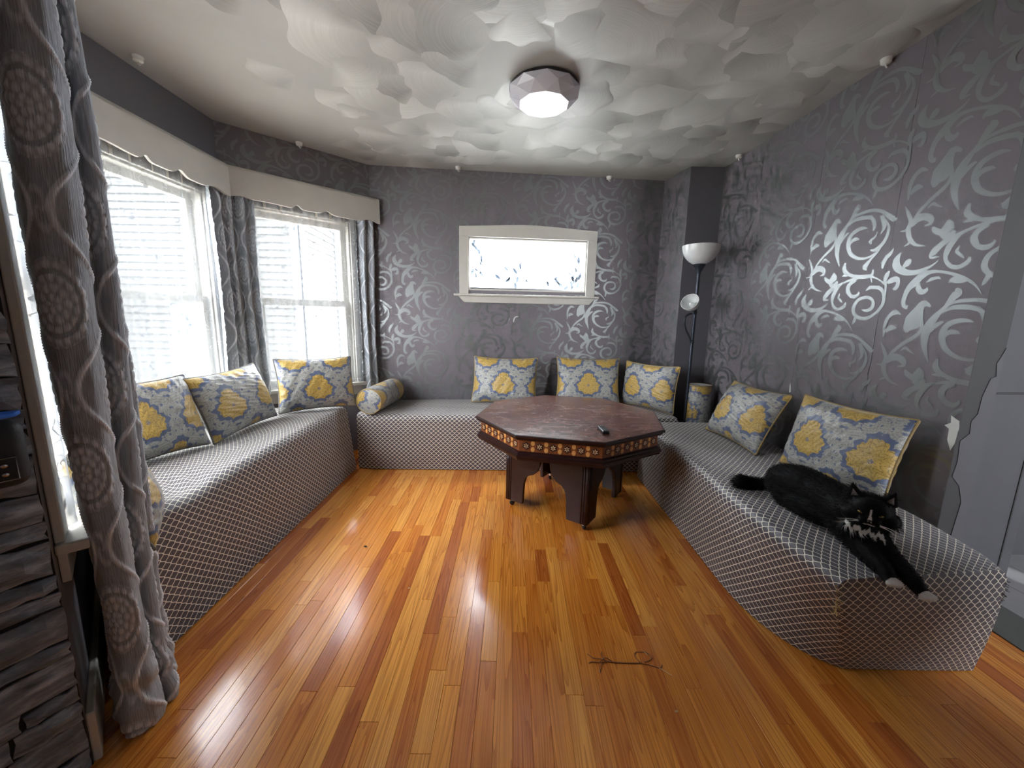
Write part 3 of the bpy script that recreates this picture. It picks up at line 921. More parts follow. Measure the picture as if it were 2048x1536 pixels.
def leaf_mesh(kind):
    if kind == 'leaf':
        t = np.linspace(0, 1, 9); wv = 0.5 * np.sin(PI * t) ** 0.9 * 0.36
        V = [(-b, 0, a - 0.5) for a, b in zip(t, wv)] + [(b, 0, a - 0.5) for a, b in zip(t, wv)]
        F = [(i, i + 1, 10 + i, 9 + i) for i in range(8)]
    else:
        V = []; F = []
        for sgn in (-1, 1):
            t = np.linspace(0, 1, 6); o_ = len(V)
            for a in t: V.append((sgn * (0.04 + 0.42 * a), 0, -0.35 + 0.7 * a ** 0.8))
            for a in t: V.append((sgn * (0.04 + 0.42 * a - 0.2 * math.sin(PI * a)), 0, -0.35 + 0.7 * a ** 0.8 + 0.05))
            F += [(o_ + i, o_ + i + 1, o_ + 7 + i, o_ + 6 + i) for i in range(5)]
    return mesh_np(kind, V, F)
LM = {(k, c): leaf_mesh(k) for k in ('leaf', 'sprig') for c in ('film_leaf_blue', 'film_leaf_pale')}
for (k, c), me in LM.items(): me.materials.append(M[c])
rl = random.Random(21)
gx0, gx1, gz0, gz1 = HB[0] + 0.03, HB[1] - 0.03, HB[2] + 0.04, HB[3] - 0.03
n_l = 0
for _ in range(400):
    fx, fz = rl.random(), rl.random()
    dens = max(1 - fz * 1.6, 0.0) * 0.8 + max(0, 1 - min(fx, 1 - fx) * 6.5) * 0.8
    if rl.random() > dens * 0.42: continue
    c = rl.choice(['film_leaf_blue', 'film_leaf_pale', 'film_leaf_pale'])
    k = rl.choice(['leaf', 'leaf', 'sprig'])
    o = link('leaf_decal', LM[(k, c)], None, film, (gx0 + fx * (gx1 - gx0), -0.0655, gz0 + fz * (gz1 - gz0)))
    s_ = rl.uniform(0.045, 0.085) if k == 'leaf' else rl.uniform(0.03, 0.05)
    o.scale = (s_, s_, s_); o.rotation_euler = (0, rl.uniform(-0.9, 0.9) + (PI if rl.random() < 0.3 else 0), 0)
    n_l += 1
    if n_l >= 62: break

# ---- sash windows of the bay
def sash_window(name, W, hole, label, sides=(1, 1)):
    x0, x1, z0, z1 = hole
    root = empty(name, label=label, kind='structure', mw=W.M.copy())
    if sides[0]: wpart(MB().box(max(0.004, x0 - 0.085), x0, 0.001, 0.02, z0, z1), 'casing_side', 'trim', root, bevel=0.003)
    if sides[1]: wpart(MB().box(x1, min(W.L - 0.002, x1 + 0.085), 0.001, 0.02, z0, z1), 'casing_side', 'trim', root, bevel=0.003)
    wpart(MB().box(max(0.004, x0 - 0.085), min(W.L - 0.002, x1 + 0.085), 0.001, 0.022, z1, z1 + 0.09), 'casing_head', 'trim', root, bevel=0.003)
    wpart(MB().box(max(0.03, x0 - 0.10), min(W.L - 0.01, x1 + 0.10), 0.001, 0.06, z0 - 0.028, z0), 'window_sill', 'trim', root, bevel=0.004)
    wpart(MB().box(max(0.004, x0 - 0.08), min(W.L - 0.002, x1 + 0.08), 0.001, 0.018, z0 - 0.11, z0 - 0.028), 'apron', 'trim', root, bevel=0.002)
    jb = MB().box(x0, x0 + 0.012, -0.12, 0, z0, z1).box(x1 - 0.012, x1, -0.12, 0, z0, z1).box(x0, x1, -0.12, 0, z1 - 0.012, z1).box(x0, x1, -0.12, 0, z0, z0 + 0.012)
    wpart(jb, 'jamb', 'trim', root)
    zm = 1.275
    def sash(za, zb, d0, d1, nm):
        a, b = x0 + 0.013, x1 - 0.013; t = 0.042
        mb = MB().box(a, a + t, d0, d1, za, zb).box(b - t, b, d0, d1, za, zb).box(a + t, b - t, d0, d1, zb - t, zb).box(a + t, b - t, d0, d1, za, za + t * 1.2)
        s = wpart(mb, nm, 'trim', root)
        wpart(MB().box(a + t, b - t, (d0 + d1) / 2 - 0.002, (d0 + d1) / 2 + 0.002, za + t * 1.2, zb - t), 'pane', 'glass', s)
    sash(zm - 0.018, z1 - 0.013, -0.095, -0.062, 'upper_sash')
    sash(z0 + 0.013, zm + 0.022, -0.058, -0.025, 'lower_sash')
    return root
sash_window('window_1', W_L, HL, 'tall sash window behind the wide sheer curtain on the left')
sash_window('window_2', W_A, HA, 'tall sash window beside the back corner, above the bolster')
sash_window('window_3', W_C, HC, 'sash window seen as a bright sliver beside the stone wall')

# portals help the sky light find the openings
def portal(W, hole):
    l = bpy.data.lights.new('sky_portal', 'AREA'); l.shape = 'RECTANGLE'
    l.size = hole[1] - hole[0]; l.size_y = hole[3] - hole[2]
    l.cycles.is_portal = True
    o = bpy.data.objects.new('sky_portal', l); COL.objects.link(o)
    m = Matrix.Identity(4)
    zax = -W.n; xax = W.u; yax = zax.cross(xax)
    p = W.w((hole[0] + hole[1]) / 2, -0.13, (hole[2] + hole[3]) / 2)
    for i in range(3):
        m[i][0] = xax[i]; m[i][1] = yax[i]; m[i][2] = zax[i]; m[i][3] = p[i]
    # area lights shine along local -Z
    o.matrix_world = m
for W_, h_ in ((W_L, HL), (W_A, HA), (W_C, HC), (W_B, HB)): portal(W_, h_)

# ---- baseboards
MB().box(0.02, W_C.L - 0.004, 0.0, 0.018, 0.0, 0.15).build('baseboard_near_bay', M['trim'], mw=W_C.M.copy(), bevel=0.004); bpy.data.objects['baseboard_near_bay']['kind'] = 'structure'

# ---- valance board over the two visible bay windows
VD = 0.10
def val_profile(L_, waves, left_drop, right_drop):
    pts = []
    n = 120
    for i in range(n + 1):
        s = L_ * i / n
        z = 1.945
        for c, wdt, amp in waves:
            z += amp * math.exp(-((s - c) / wdt) ** 2)
        pts.append((s, z))
    return pts
valance = empty('valance', W_L.w(0.5, 0.1, 1.94), 'off-white scalloped wooden valance running above the bay windows', 'valance')
kx, ky = -1.871, 2.7235
Va = Vector((-1.131, 3.437, 0)); Vk = Vector((kx, ky, 0)); Vb = Vector((-1.865, 1.62, 0))
def val_board(name, p, q, waves):
    u = (q - p).normalized(); n = Vector((-u.y, u.x, 0)); L_ = (q - p).length
    prof = val_profile(L_, waves, 0, 0)
    mb = MB(); m = len(prof)
    V = []
    for d in (0.0, 0.016):
        V += [p - u * 0 + u * s - n * d + Vector((0, 0, z)) for s, z in prof] + [p + u * s - n * d + Vector((0, 0, 2.14)) for s, z in prof]
    F = []
    for i in range(m - 1):
        F += [(i, i + 1, m + i + 1, m + i), (2 * m + i + 1, 2 * m + i, 3 * m + i, 3 * m + i + 1), (i + 1, i, 2 * m + i, 2 * m + i + 1), (m + i, m + i + 1, 3 * m + i + 1, 3 * m + i)]
    F += [(0, m, 3 * m, 2 * m), (m - 1, 3 * m - 1, 4 * m - 1, 2 * m - 1)]
    mb.add([v - valance.location for v in V], F)
    return mb.build(name, M['trim'], valance)
LA = (Vk - Va).length
val_board('valance_board', Va, Vk, [(LA - 0.05, 0.05, 0.014), (LA - 0.40, 0.022, 0.026), (LA - 0.605, 0.035, 0.024), (0.085, 0.055, 0.022), (LA - 0.2, 0.12, 0.008)])
val_board('valance_board', Vk, Vb, [(0.13, 0.06, 0.02), (0.39, 0.035, 0.028), (0.60, 0.022, 0.026), (0.80, 0.09, 0.012), (0.95, 0.08, 0.022)])
# top shelf of the valance
def top_board(W, p, q):
    u = (q - p).normalized(); n = Vector((-u.y, u.x, 0))
    V = [p, q, q - n * 0.095, p - n * 0.095]
    V = [v + Vector((0, 0, 2.139)) - valance.location for v in V] + [v + Vector((0, 0, 2.127)) - valance.location for v in V]
    MB().add(V, [(0, 1, 2, 3), (7, 6, 5, 4), (0, 4, 5, 1), (1, 5, 6, 2), (2, 6, 7, 3), (3, 7, 4, 0)]).build('valance_top', M['trim'], valance)
top_board(W_A, Va, Vk); top_board(W_L, Vk, Vb)

# ---- the rest of the storey, closed so that daylight enters only through openings
def slab(name, a, b, mat, holes=(), label=None):
    W = Wall(a, b)
    return build_wall(name, W, M[mat], holes, 0.1, label), W
slab('wall_rear_left', (-1.53, 0.06), (-1.53, -2.0), 'rear')
_, W_KF = slab('wall_rear', (-1.6, -2.0), (4.6, -2.0), 'rear', [(4.35, 5.35, 1.05, 1.95)])  # unseen window opening, added and sized to light the kitchen and right side
portal(W_KF, (4.35, 5.35, 1.05, 1.95))
_, W_K = slab('wall_kitchen', (4.6, -2.0), (4.6, 3.8), 'rear')
slab('wall_kitchen_far', (4.6, 3.8), (1.9, 3.8), 'rear')
slab('wall_added_partition', (1.9, -2.0), (1.9, 0.25), 'rear')  # unseen wall, added to block kitchen light from the room floor
# kitchen side of the opening
wk, W_J = slab('wall_doorway', (2.40, 1.70), (1.86, 1.66), 'jamb_light')
wk['label'] = 'grey panelled wall end beyond the doorway'
MB().box(0.055, 0.062, -0.0, 0.003, 0.0, 0.92).build('panel_groove', M['jamb_dark'], wk)
MB().box(0.0, 0.54, -0.0, 0.004, 0.905, 0.915).build('panel_rail', M['jamb_dark'], wk)
MB().box(0.09, 0.54, 0.0, 0.004, 0.93, 1.35).build('upper_panel', M['jamb_light'], wk)
kc = empty('kitchen_counter', (2.9, 2.2, 0), 'pale counter top glimpsed beyond the doorway', 'counter')
MB().box(-0.42, 0.4, -0.3, 0.3, 0.0, 0.86).build('cabinet_body', M['jamb_light'], kc)
MB().box(-0.45, 0.4, -0.34, 0.3, 0.86, 0.89).build('counter_top', M['white_counter'], kc, bevel=0.004)
kb = MB().box(-0.25, 0.25, -0.18, 0.18, 0.0, 0.3).build('microwave_body', M['black'], None, bevel=0.01)
mo = empty('microwave', (2.75, 2.15, 0.89), 'black appliance on the counter beyond the doorway', 'appliance'); kb.parent = mo
MB().box(-0.22, 0.1, -0.186, -0.18, 0.04, 0.26).build('microwave_door', M['ext_glass'], mo)
# threshold and kitchen floor
th = MB().box(1.935, 2.15, -0.6, 1.655, -0.011, 0.004).build('trim_1', M['threshold'], bevel=0.002); tag(th, kind='structure')
kf = MB().box(2.15, 4.6, -2.0, 3.8, -0.03, -0.004).build('floor_kitchen', M['threshold']); tag(kf, kind='structure')
kp = MB().box(0.0, 0.198, 0.0, 0.898, -0.006, 0.001).build('floor_tile', M['kitchen_floor'], kf, bevel=0.001)
kp.location = (2.152, 0.55, 0)
for i in range(9):
    for j in range(3):
        if i == 0 and j == 0: continue
        o = kp.copy(); COL.objects.link(o); o.location = (2.152 + 0.2 * i, 0.55 + 0.9 * j - (0.45 if i % 2 else 0), 0)
# ------------------------------------------------------------------ outside
ground = MB().box(-14, 12, -8, 22, -0.95, -0.9).build('ground_outside', M['ext_ground']); tag(ground, kind='structure')
house = empty('neighbour_house', (-4.6, 6.9, -0.9), 'pale clapboard house standing outside the bay windows', 'house')
hl = Vector(house.location)
def house_wall(p, q, zt=5.2):
    u = Vector((q[0] - p[0], q[1] - p[1], 0)); L_ = u.length; u.normalize(); n = Vector((u.y, -u.x, 0))
    base = Vector((p[0], p[1], 0)) - hl
    V = [base, base + u * L_, base + u * L_ - n * 0.2, base - n * 0.2]
    V = [v + Vector((0, 0, -0.9)) for v in V] + [v + Vector((0, 0, zt)) for v in V]
    MB().add(V, [(3, 2, 1, 0), (4, 5, 6, 7), (0, 1, 5, 4), (1, 2, 6, 5), (2, 3, 7, 6), (3, 0, 4, 7)]).build('wall_core', M['ext_siding'], house)
    me = None; z = -0.8
    while z < zt - 0.05:
        if me is None:
            mb = MB().prism([(0.0, 0.0), (0.028, 0.0), (0.006, 0.135), (0.0, 0.135)], 0, L_, 'x')
            o = mb.build('siding_board', M['ext_siding'], house); me = o.data
        else:
            o = link('siding_board', me, None, house)
        m = Matrix.Identity(4)
        for i in range(3):
            m[i][0] = u[i]; m[i][1] = n[i]; m[i][2] = (0, 0, 1)[i]
        m.translation = base + Vector((0, 0, z))
        o.matrix_local = m
        z += 0.115
    for s in (0.0, L_ - 0.12):
        mb = MB().box(s, s + 0.12, 0.0, 0.035, -0.9, zt)
        o = mb.build('corner_board', M['ext_trim'], house); m = m.copy(); m.translation = base; o.matrix_local = m
    return u, n, base
house_wall((-9.2, 6.5), (-3.45, 6.5))
u_, n_, b_ = house_wall((-3.45, 6.5), (-3.62, 8.2))
house_wall((-9.0, 1.2), (-9.0, 6.5))
MB().prism([(-9.6 - hl.x, 5.2), (-3.1 - hl.x, 5.2), (-3.6 - hl.x, 5.45), (-9.2 - hl.x, 5.45)], 6.1 - hl.y, 9.0 - hl.y, 'y').build('roof_edge', M['ext_trim'], house)
for x0 in (-7.6, -5.6):
    f_ = MB().box(x0 - hl.x, x0 + 0.95 - hl.x, 6.44 - hl.y, 6.49 - hl.y, 0.7, 2.2).build('window', M['ext_trim'], house, bevel=0.01)
    MB().box(x0 + 0.1 - hl.x, x0 + 0.85 - hl.x, 6.425 - hl.y, 6.438 - hl.y, 0.8, 2.1).build('pane', M['ext_glass'], f_)

up_ = MB().box(-1.25, 4.75, -2.2, 3.9, 2.53, 5.6).build('wall_added_upper', M['ext_siding']); tag(up_, kind='structure')  # unseen upper storey, added to cut sky light on the neighbour house
# ------------------------------------------------------------------ lattice benches
def noise2(u, v, seed=0):
    q = np.random.default_rng(seed); s = 0
    for k in range(7):
        a, b = q.uniform(-1, 1, 2) * (3 + 4 * k); ph = q.uniform(0, 6.28)
        s = s + np.sin(u * a + v * b + ph) / (1 + 0.6 * k)
    return s / 3.0

def bench(name, label, loc, length, depth, zt, warp, fr=0.055, end0=True, end1=True, seed=1, fringe=None):
    """long axis = local x, front = local -y side (y=0), back y=depth; warp(P)->P in local coordinates"""
    root = empty(name, loc, label, 'bench sofa', 'lattice covered bench sofas')
    NL = int(length / 0.035) + 1
    prof = []
    nz = 14
    for i in range(nz): prof.append((0.0, 0.004 + (zt - fr - 0.004) * i / (nz - 1)))
    for a in np.linspace(0, 90, 8)[1:]: prof.append((fr - fr * math.cos(R(a)), zt - fr + fr * math.sin(R(a))))
    for f in np.linspace(0, 1, 16)[1:]: prof.append((fr + (depth - 2 * fr) * f, zt))
    for a in np.linspace(90, 0, 6)[1:]: prof.append((depth - fr + fr * math.cos(R(a)), zt - fr + fr * math.sin(R(a))))
    prof.append((depth, 0.004))
    prof = np.array(prof)
    sl = np.concatenate([[0], np.cumsum(np.linalg.norm(np.diff(prof, axis=0), axis=1))])
    xs = np.linspace(0, length, NL)
    X = np.repeat(xs[:, None], len(prof), 1)
    Y = np.repeat(prof[None, :, 0], NL, 0)
    Z = np.repeat(prof[None, :, 1], NL, 0)
    UV = np.stack([X, np.repeat(sl[None], NL, 0)], -1)
    Pp = np.stack([X, Y, Z], -1)
    # slack cloth
    n = noise2(X * 2.2, Y * 5 + Z * 4, seed) * np.clip(np.minimum(X, length - X) / 0.12, 0, 1)
    side = (Y < fr)
    Pp[..., 1] += np.where(side, n * 0.006 * np.sin(PI * np.clip(Z / zt, 0, 1)), 0)
    Pp[..., 2] += np.where(~side, n * 0.006, 0) * np.clip((Y - 0.0) / 0.1, 0, 1)
    Pp = warp(Pp, length, depth, zt)
    me = mesh_np('seat_cover', Pp.reshape(-1, 3), grid_faces(NL, len(prof))[:, ::-1].copy(), True)
    set_uv(me, UV.reshape(-1, 2))
    link('seat_cover', me, M['lattice'], root)
    # end panels
    for flag, ix in ((end0, 0), (end1, NL - 1)):
        if not flag: continue
        out = -1 if ix == 0 else 1
        nb = 26
        zl = np.unique(np.concatenate([prof[:nz, 1], zt - fr + fr * np.sin(np.radians(np.linspace(0, 90, 8)))]))
        ins = np.where(zl > zt - fr, fr - np.sqrt(np.maximum(0, fr ** 2 - (zl - (zt - fr)) ** 2)), 0.0)
        bb_ = np.linspace(0, 1, nb)
        Yg = ins[None] + (depth - 2 * ins[None]) * bb_[:, None]; Zg = np.repeat(zl[None], nb, 0); Xg = np.full_like(Yg, xs[ix])
        G = np.stack([Xg, Yg, Zg], -1)
        nn = noise2(np.full_like(Yg, xs[ix]) * 2.2, Yg * 5 + Zg * 4, seed)
        G = warp(G, length, depth, zt)
        bul = np.sin(PI * bb_[:, None]) ** 0.6 * np.sin(PI * np.clip(Zg / zt, 0.02, 1)) ** 0.5
        G[..., 0] += out * (0.014 * bul + 0.004 * noise2(Yg * 9, Zg * 9, seed + 3) * bul)
        F = grid_faces(nb, len(zl))
        if ix == 0: F = F[:, ::-1].copy()
        me = mesh_np('end_panel', G.reshape(-1, 3), F, True)
        set_uv(me, np.stack([Yg.ravel(), Zg.ravel()], 1) + 0.011)
        link('end_panel', me, M['lattice'], root)
    return root

# left bench: long axis along world -Y..; local x runs from near (y small) to far, front faces +X
def place_bench(o, x, y, rz):
    o.location = (x, y, 0); o.rotation_euler = (0, 0, rz)

def warp_left(P, L_, D, zt):
    P = P.copy(); x, y, z = P[..., 0].copy(), P[..., 1].copy(), P[..., 2].copy()
    f = x / L_; b = y / D
    # near end follows the angled bay wall, far end follows the other bay wall
    x0 = 0.02 + 0.62 * b; x1 = L_ - 0.10 * b
    P[..., 0] = x0 + (x1 - x0) * f
    P[..., 1] = y - 0.0 + 0.055 * (z / zt) * np.clip(1 - b * 3, 0, 1)
    sag = np.exp(-((P[..., 0] - 0.45) / 0.16) ** 2 - ((y - 0.06) / 0.12) ** 2)
    P[..., 2] = z - 0.025 * sag * (z / zt) ** 2
    # wrinkle by the slack front edge
    P[..., 2] += 0.007 * np.sin((P[..., 0] - 0.5 * y) * 62) * np.exp(-((P[..., 0] - 0.5) / 0.13) ** 2 - ((y - 0.16) / 0.13) ** 2) * (z > zt * 0.8)
    return P
bl = bench('bench_sofa', 'lattice covered bench sofa along the bay windows, at the left', (0, 0, 0), 1.86, 0.68, 0.50, warp_left, 0.05, seed=2)
# rotate so that local +x = world +y and local +y (back) = world -x
place_bench(bl, -1.212, 1.045, R(90))

def warp_back(P, L_, D, zt):
    P = P.copy(); x, y = P[..., 0].copy(), P[..., 1].copy()
    P[..., 1] = y + (y / D) * (0.070 * x)
    P[..., 1] += 0.02 * np.exp(-((x - 0.02) / 0.05) ** 2) * np.clip(1 - y / 0.2, 0, 1)
    return P
bb = bench('bench_sofa', 'lattice covered bench sofa along the back wall, behind the table', (0, 0, 0), 2.50, 0.582, 0.44, warp_back, 0.04, seed=5)
bb.location = (-1.195, 2.895, 0); bb.rotation_euler = (0, 0, R(1.2))

def warp_right(P, L_, D, zt):
    # local x: far (0) -> near (L); front y=0 faces world -X, back toward +X
    P = P.copy(); x, y, z = P[..., 0].copy(), P[..., 1].copy(), P[..., 2].copy()
    k = np.clip(1 - z / zt, 0, 1)                # 1 at floor
    e = np.clip((x - (L_ - 0.62)) / 0.62, 0, 1)
    b = np.clip(y / D, 0, 1)
    # the cloth draws in towards the foot at the near end
    P[..., 0] = x - 0.13 * k ** 1.3 * e ** 3 - 0.07 * b * (1 - k) * e ** 4
    P[..., 1] = y + (0.20 * k ** 1.2 * e ** 2.4) * (1 - b) - (0.09 - 0.05 * k) * e ** 3 * b
    P[..., 2] = z - 0.012 * np.exp(-((x - 0.45) / 0.16) ** 2 - ((y - 0.1) / 0.2) ** 2) * (z / zt) ** 3
    P[..., 1] += 0.012 * np.sin(x * 3.4 + 0.5) * np.clip(1 - y / 0.3, 0, 1) * (z / zt)
    return P
br = bench('bench_sofa', 'lattice covered bench sofa along the right wall, with the cat on it', (0, 0, 0), 1.80, 0.70, 0.44, warp_right, 0.05, seed=9)
br.location = (0.982, 2.855, 0); br.rotation_euler = (0, 0, R(-90))
# frayed seam at the near corner
rf = random.Random(8)
mb = MB()
for i in range(46):
    z = rf.uniform(0.30, 0.43); base = Vector((1.80 - 0.12 * (1 - z / 0.44) + 0.014, -0.004 + 0.20 * (1 - z / 0.44) ** 1.2, z))
    d = Vector((rf.uniform(-0.3, 1), rf.uniform(-1.0, 0.6), rf.uniform(-0.8, 0.5))).normalized() * rf.uniform(0.01, 0.026)
    mb.tube([base, base + d * 0.5 + Vector((0, 0, rf.uniform(-.004, .004))), base + d], 0.0006, 4)
o = mb.build('frayed_seam', M['thread'], br); tag(o, kind='stuff')
mb = MB()
for i in range(40):
    z = rf.uniform(0.33, 0.40); base = Vector((1.722, 0.60, z))
    d = Vector((rf.uniform(-0.1, 1), rf.uniform(0.0, 1.0), rf.uniform(-0.9, 0.1))).normalized() * rf.uniform(0.01, 0.03)
    mb.tube([base, base + d * 0.5, base + d], 0.0007, 4)
o = mb.build('frayed_seam', M['black_cloth'], br); tag(o, kind='stuff')

# ------------------------------------------------------------------ damask cushions
BLUE = np.array(srgb(96, 108, 138)[:3]); SILV = np.array(srgb(178, 178, 172)[:3]); GOLD = np.array(srgb(206, 172, 92)[:3])
def damask(u, v):
    """u, v in metres -> rgb; half-drop repeat of gold palmettes and silver foliage on blue"""
    Wd, Hd = 0.290, 0.225
    best = np.full(u.shape, 9.0); bu = np.zeros_like(u); bv = np.zeros_like(u)
    sil = np.full(u.shape, 9.0); su = np.zeros_like(u); sv = np.zeros_like(u)
    j0 = np.floor(v / Hd)
    for dj in (-1, 0, 1, 2):
        j = j0 + dj
        sh = np.where(np.mod(j, 2) == 0, 0.0, Wd / 2)
        i = np.round((u - sh) / Wd)
        x = u - sh - i * Wd; y = v - j * Hd
        th = np.arctan2(x, y)                                # 0 = up
        rr = np.hypot(x, y)
        ath = np.abs(th)
        prof = 0.074 * (1 + 0.20 * np.exp(-(ath / 0.5) ** 2) + 0.16 * np.exp(-((ath - 1.85) / 0.4) ** 2) - 0.10 * np.exp(-((ath - 1.05) / 0.3) ** 2))
        lob = 0.95 + 0.17 * np.abs(np.sin(ath * 5.0 + 0.3)) ** 0.7 + 0.04 * np.sin(ath * 21)
        d = rr / (prof * lob)
        m = d < best
        best = np.where(m, d, best); bu = np.where(m, x, bu); bv = np.where(m, y, bv)
        # silver tree between two palmettes of the same row
        i2 = np.round((u - sh) / Wd - 0.5) + 0.5
        x2 = u - sh - i2 * Wd; y2 = y
        d2 = np.hypot(x2 / 0.105, y2 / 0.15)
        m = d2 < sil
        sil = np.where(m, d2, sil); su = np.where(m, x2, su); sv = np.where(m, y2, sv)
    th = np.arctan2(bu, bv); ath = np.abs(th)
    rgb = np.empty(u.shape + (3,)); rgb[:] = BLUE
    ax = np.abs(su)
    ts = np.arctan2(ax, sv + 0.03)
    rs_ = np.hypot(ax, sv + 0.03)
    # silver leaves: scalloped plumes around the stem
    lobe = 0.92 + 0.22 * np.abs(np.sin(ts * 4.2 + 0.4)) + 0.07 * np.sin(ts * 15 + 30 * rs_)
    halo = 1.19 + 0.10 * np.abs(np.sin(ath * 4.5 + 0.6)) + 0.04 * np.sin(ath * 16)
    silver_m = (sil < lobe * 1.12) & (best > halo)
    rgb[silver_m] = SILV
    # ribs and curls inside the plumes
    rib_ = np.sin(ts * 17 + 3.0 * np.sin(rs_ * 70)); curl = np.sin(rs_ * 210 + 2.6 * np.sin(ts * 8.4))
    ln = silver_m & ((np.abs(rib_) < 0.16) | (np.abs(curl) < 0.17))
    rgb[ln] = SILV * 0.48 + BLUE * 0.10
    gap = silver_m & (np.sin(ts * 8.4 + 1.0) * np.sin(rs_ * 105) > 0.80)
    rgb[gap] = BLUE
    gold = best < 1.0
    rgb[gold] = GOLD
    pet = np.abs(np.sin(best * 12.5 + 1.2 * np.cos(ath * 10)))
    rgb[gold & (pet < 0.24)] = GOLD * 0.45
    rgb[gold & (np.abs(np.sin(ath * 5 + best * 2)) < 0.10) & (best > 0.3)] = GOLD * 0.55
    core = (np.hypot(bu, bv + 0.004) < 0.011) & (pet < 0.8)
    rgb[gold & core] = BLUE
    return rgb

def cushion_meshes(w_, h_, th_, n, offu, offv, seed):
    t = np.linspace(-1, 1, n)
    A, B = np.meshgrid(t, t, indexing='ij')
    # outline: corners kept sharp, edges drawn in
    pin = 0.055
    X = (w_ / 2) * A * (1 - pin * (1 - B ** 2) * np.abs(A) ** 3 * 1.0)
    Z = (h_ / 2) * B * (1 - 1.6 * pin * (1 - A ** 2) * np.abs(B) ** 3)
    puff = (np.clip(1 - np.abs(A) ** 2.6, 0, 1) * np.clip(1 - np.abs(B) ** 2.6, 0, 1)) ** 0.5
    # pulled creases running in from the corners and the seams
    cr = 0.004 * noise2(A * 3.0, B * 3.0, seed) + 0.0035 * np.sin(A * 26 + 3 * B + seed) * np.abs(B) ** 3 * (1 - A ** 2) + 0.003 * np.sin(B * 20 + seed * 2) * np.abs(A) ** 4 * (1 - B ** 2)
    D = th_ / 2 * puff + cr * np.clip(puff * 3, 0, 1)
    F = grid_faces(n, n)
    fr = np.stack([X, -D, Z + h_ / 2], -1).reshape(-1, 3)
    me = mesh_np('cushion_front', fr, F, True)
    U, Vv = (A * w_ / 2).ravel(), (B * h_ / 2).ravel()
    set_uv(me, np.stack([U, Vv], 1))
    set_col(me, damask(U + offu, Vv + offv))
    me.materials.append(M['damask'])
    s = slice(None, None, 4)
    sub = np.unique(np.concatenate([np.arange(0, n, 4), [n - 1]]))
    Xb, Zb, Db, Ub, Vb = (q[np.ix_(sub, sub)] for q in (X, Z, D, A * w_ / 2, B * h_ / 2))
    bk = np.stack([Xb, Db, Zb + h_ / 2], -1).reshape(-1, 3)
    mb_ = mesh_np('cushion_back', bk, grid_faces(len(sub), len(sub))[:, ::-1].copy(), True)
    set_uv(mb_, np.stack([Ub.ravel(), Vb.ravel()], 1)); set_col(mb_, damask(Ub.ravel() + offu, Vb.ravel() + offv)); mb_.materials.append(M['damask'])
    e = np.concatenate([np.stack([X[:, 0], Z[:, 0]], 1), np.stack([X[-1, :], Z[-1, :]], 1)[1:], np.stack([X[::-1, -1], Z[::-1, -1]], 1)[1:], np.stack([X[0, ::-1], Z[0, ::-1]], 1)[1:]])
    e = e[::4]
    pts = [(p[0], 0.0, p[1] + h_ / 2) for p in e] + [(e[0][0], 0, e[0][1] + h_ / 2)]
    return me, mb_, pts

CW, CH, CT = 0.525, 0.385, 0.16
VAR = [cushion_meshes(CW, CH, CT, 150, 0.0, 0.045, 1), cushion_meshes(CW, CH, CT, 150, 0.12, 0.02, 2), cushion_meshes(CW, CH, CT, 200, 0.09, 0.02, 3)]
def cushion(label, x, y, zs, yaw, tilt, var=0, w_=CW, h_=CH, cord='gold_cord', roll=0.0):
    n = Vector((math.cos(yaw), math.sin(yaw), 0)); u = Vector((-n.y, n.x, 0))
    up = Vector((0, 0, 1)) * math.cos(tilt) - n * math.sin(tilt)
    fw = u.cross(up)                       # local y = away from the viewer
    m = Matrix.Identity(4)
    Yax = up.cross(u)
    for i in range(3):
        m[i][0] = u[i]; m[i][1] = Yax[i]; m[i][2] = up[i]
    m.translation = Vector((x, y, zs))
    m = m @ Matrix.Rotation(roll, 4, 'Y') @ Matrix.Diagonal((w_ / CW, 1, h_ / CH, 1))
    root = empty('cushion', label=label, cat='cushion', group='damask cushions on the benches', mw=m)
    a, b, pts = VAR[var]
    link('cushion_front', a, None, root); link('cushion_back', b, None, root)
    key = ('pipe', var, cord)
    if key not in PIPE:
        mb = MB().tube(pts, 0.0055, 6)
        me = bpy.data.meshes.new('piping'); me.from_pydata(mb.v, [], mb.f); me.update(); me.polygons.foreach_set('use_smooth', [True] * len(me.polygons)); me.materials.append(M[cord]); PIPE[key] = me
    link('piping', PIPE[key], None, root)
    return root
PIPE = {}
cushion('damask cushion nearest the draped curtain on the left bench', -1.652, 1.785, 0.508, -0.28, 0.36, 2, 0.40, 0.385, 'grey_cord')
cushion('tilted damask cushion standing in the middle of the left bench', -1.585, 2.27, 0.508, -0.015, 0.33, 1, 0.56, 0.372, 'grey_cord', roll=R(-2))
cushion('damask cushion in front of the second window, beside the bolster', -1.40, 2.765, 0.508, -0.947, 0.31, 0, 0.515, 0.385, 'grey_cord')
cushion('damask cushion alone under the small back window', -0.075, 3.36, 0.447, -1.70, 0.30, 0, 0.575, 0.415)
cushion('damask cushion on the back bench directly behind the table', 0.675, 3.40, 0.447, -1.66, 0.33, 0, 0.56, 0.42)
cushion('damask cushion tucked in the back corner against the pillar', 1.155, 3.275, 0.447, -2.5, 0.12, 1, 0.52, 0.385)
cushion('damask cushion leaning on the right wall, farther from the cat', 1.392, 2.40, 0.447, -3.084, 0.46, 1, 0.53, 0.385)
cushion('large damask cushion leaning on the right wall behind the cat', 1.515, 1.775, 0.447, 3.275, 0.25, 2, 0.53, 0.385)
cushion('damask cushion lying half hidden behind the draped curtain', -1.225, 1.235, 0.475, R(43), 0.42, 1, 0.40, 0.36, 'grey_cord')

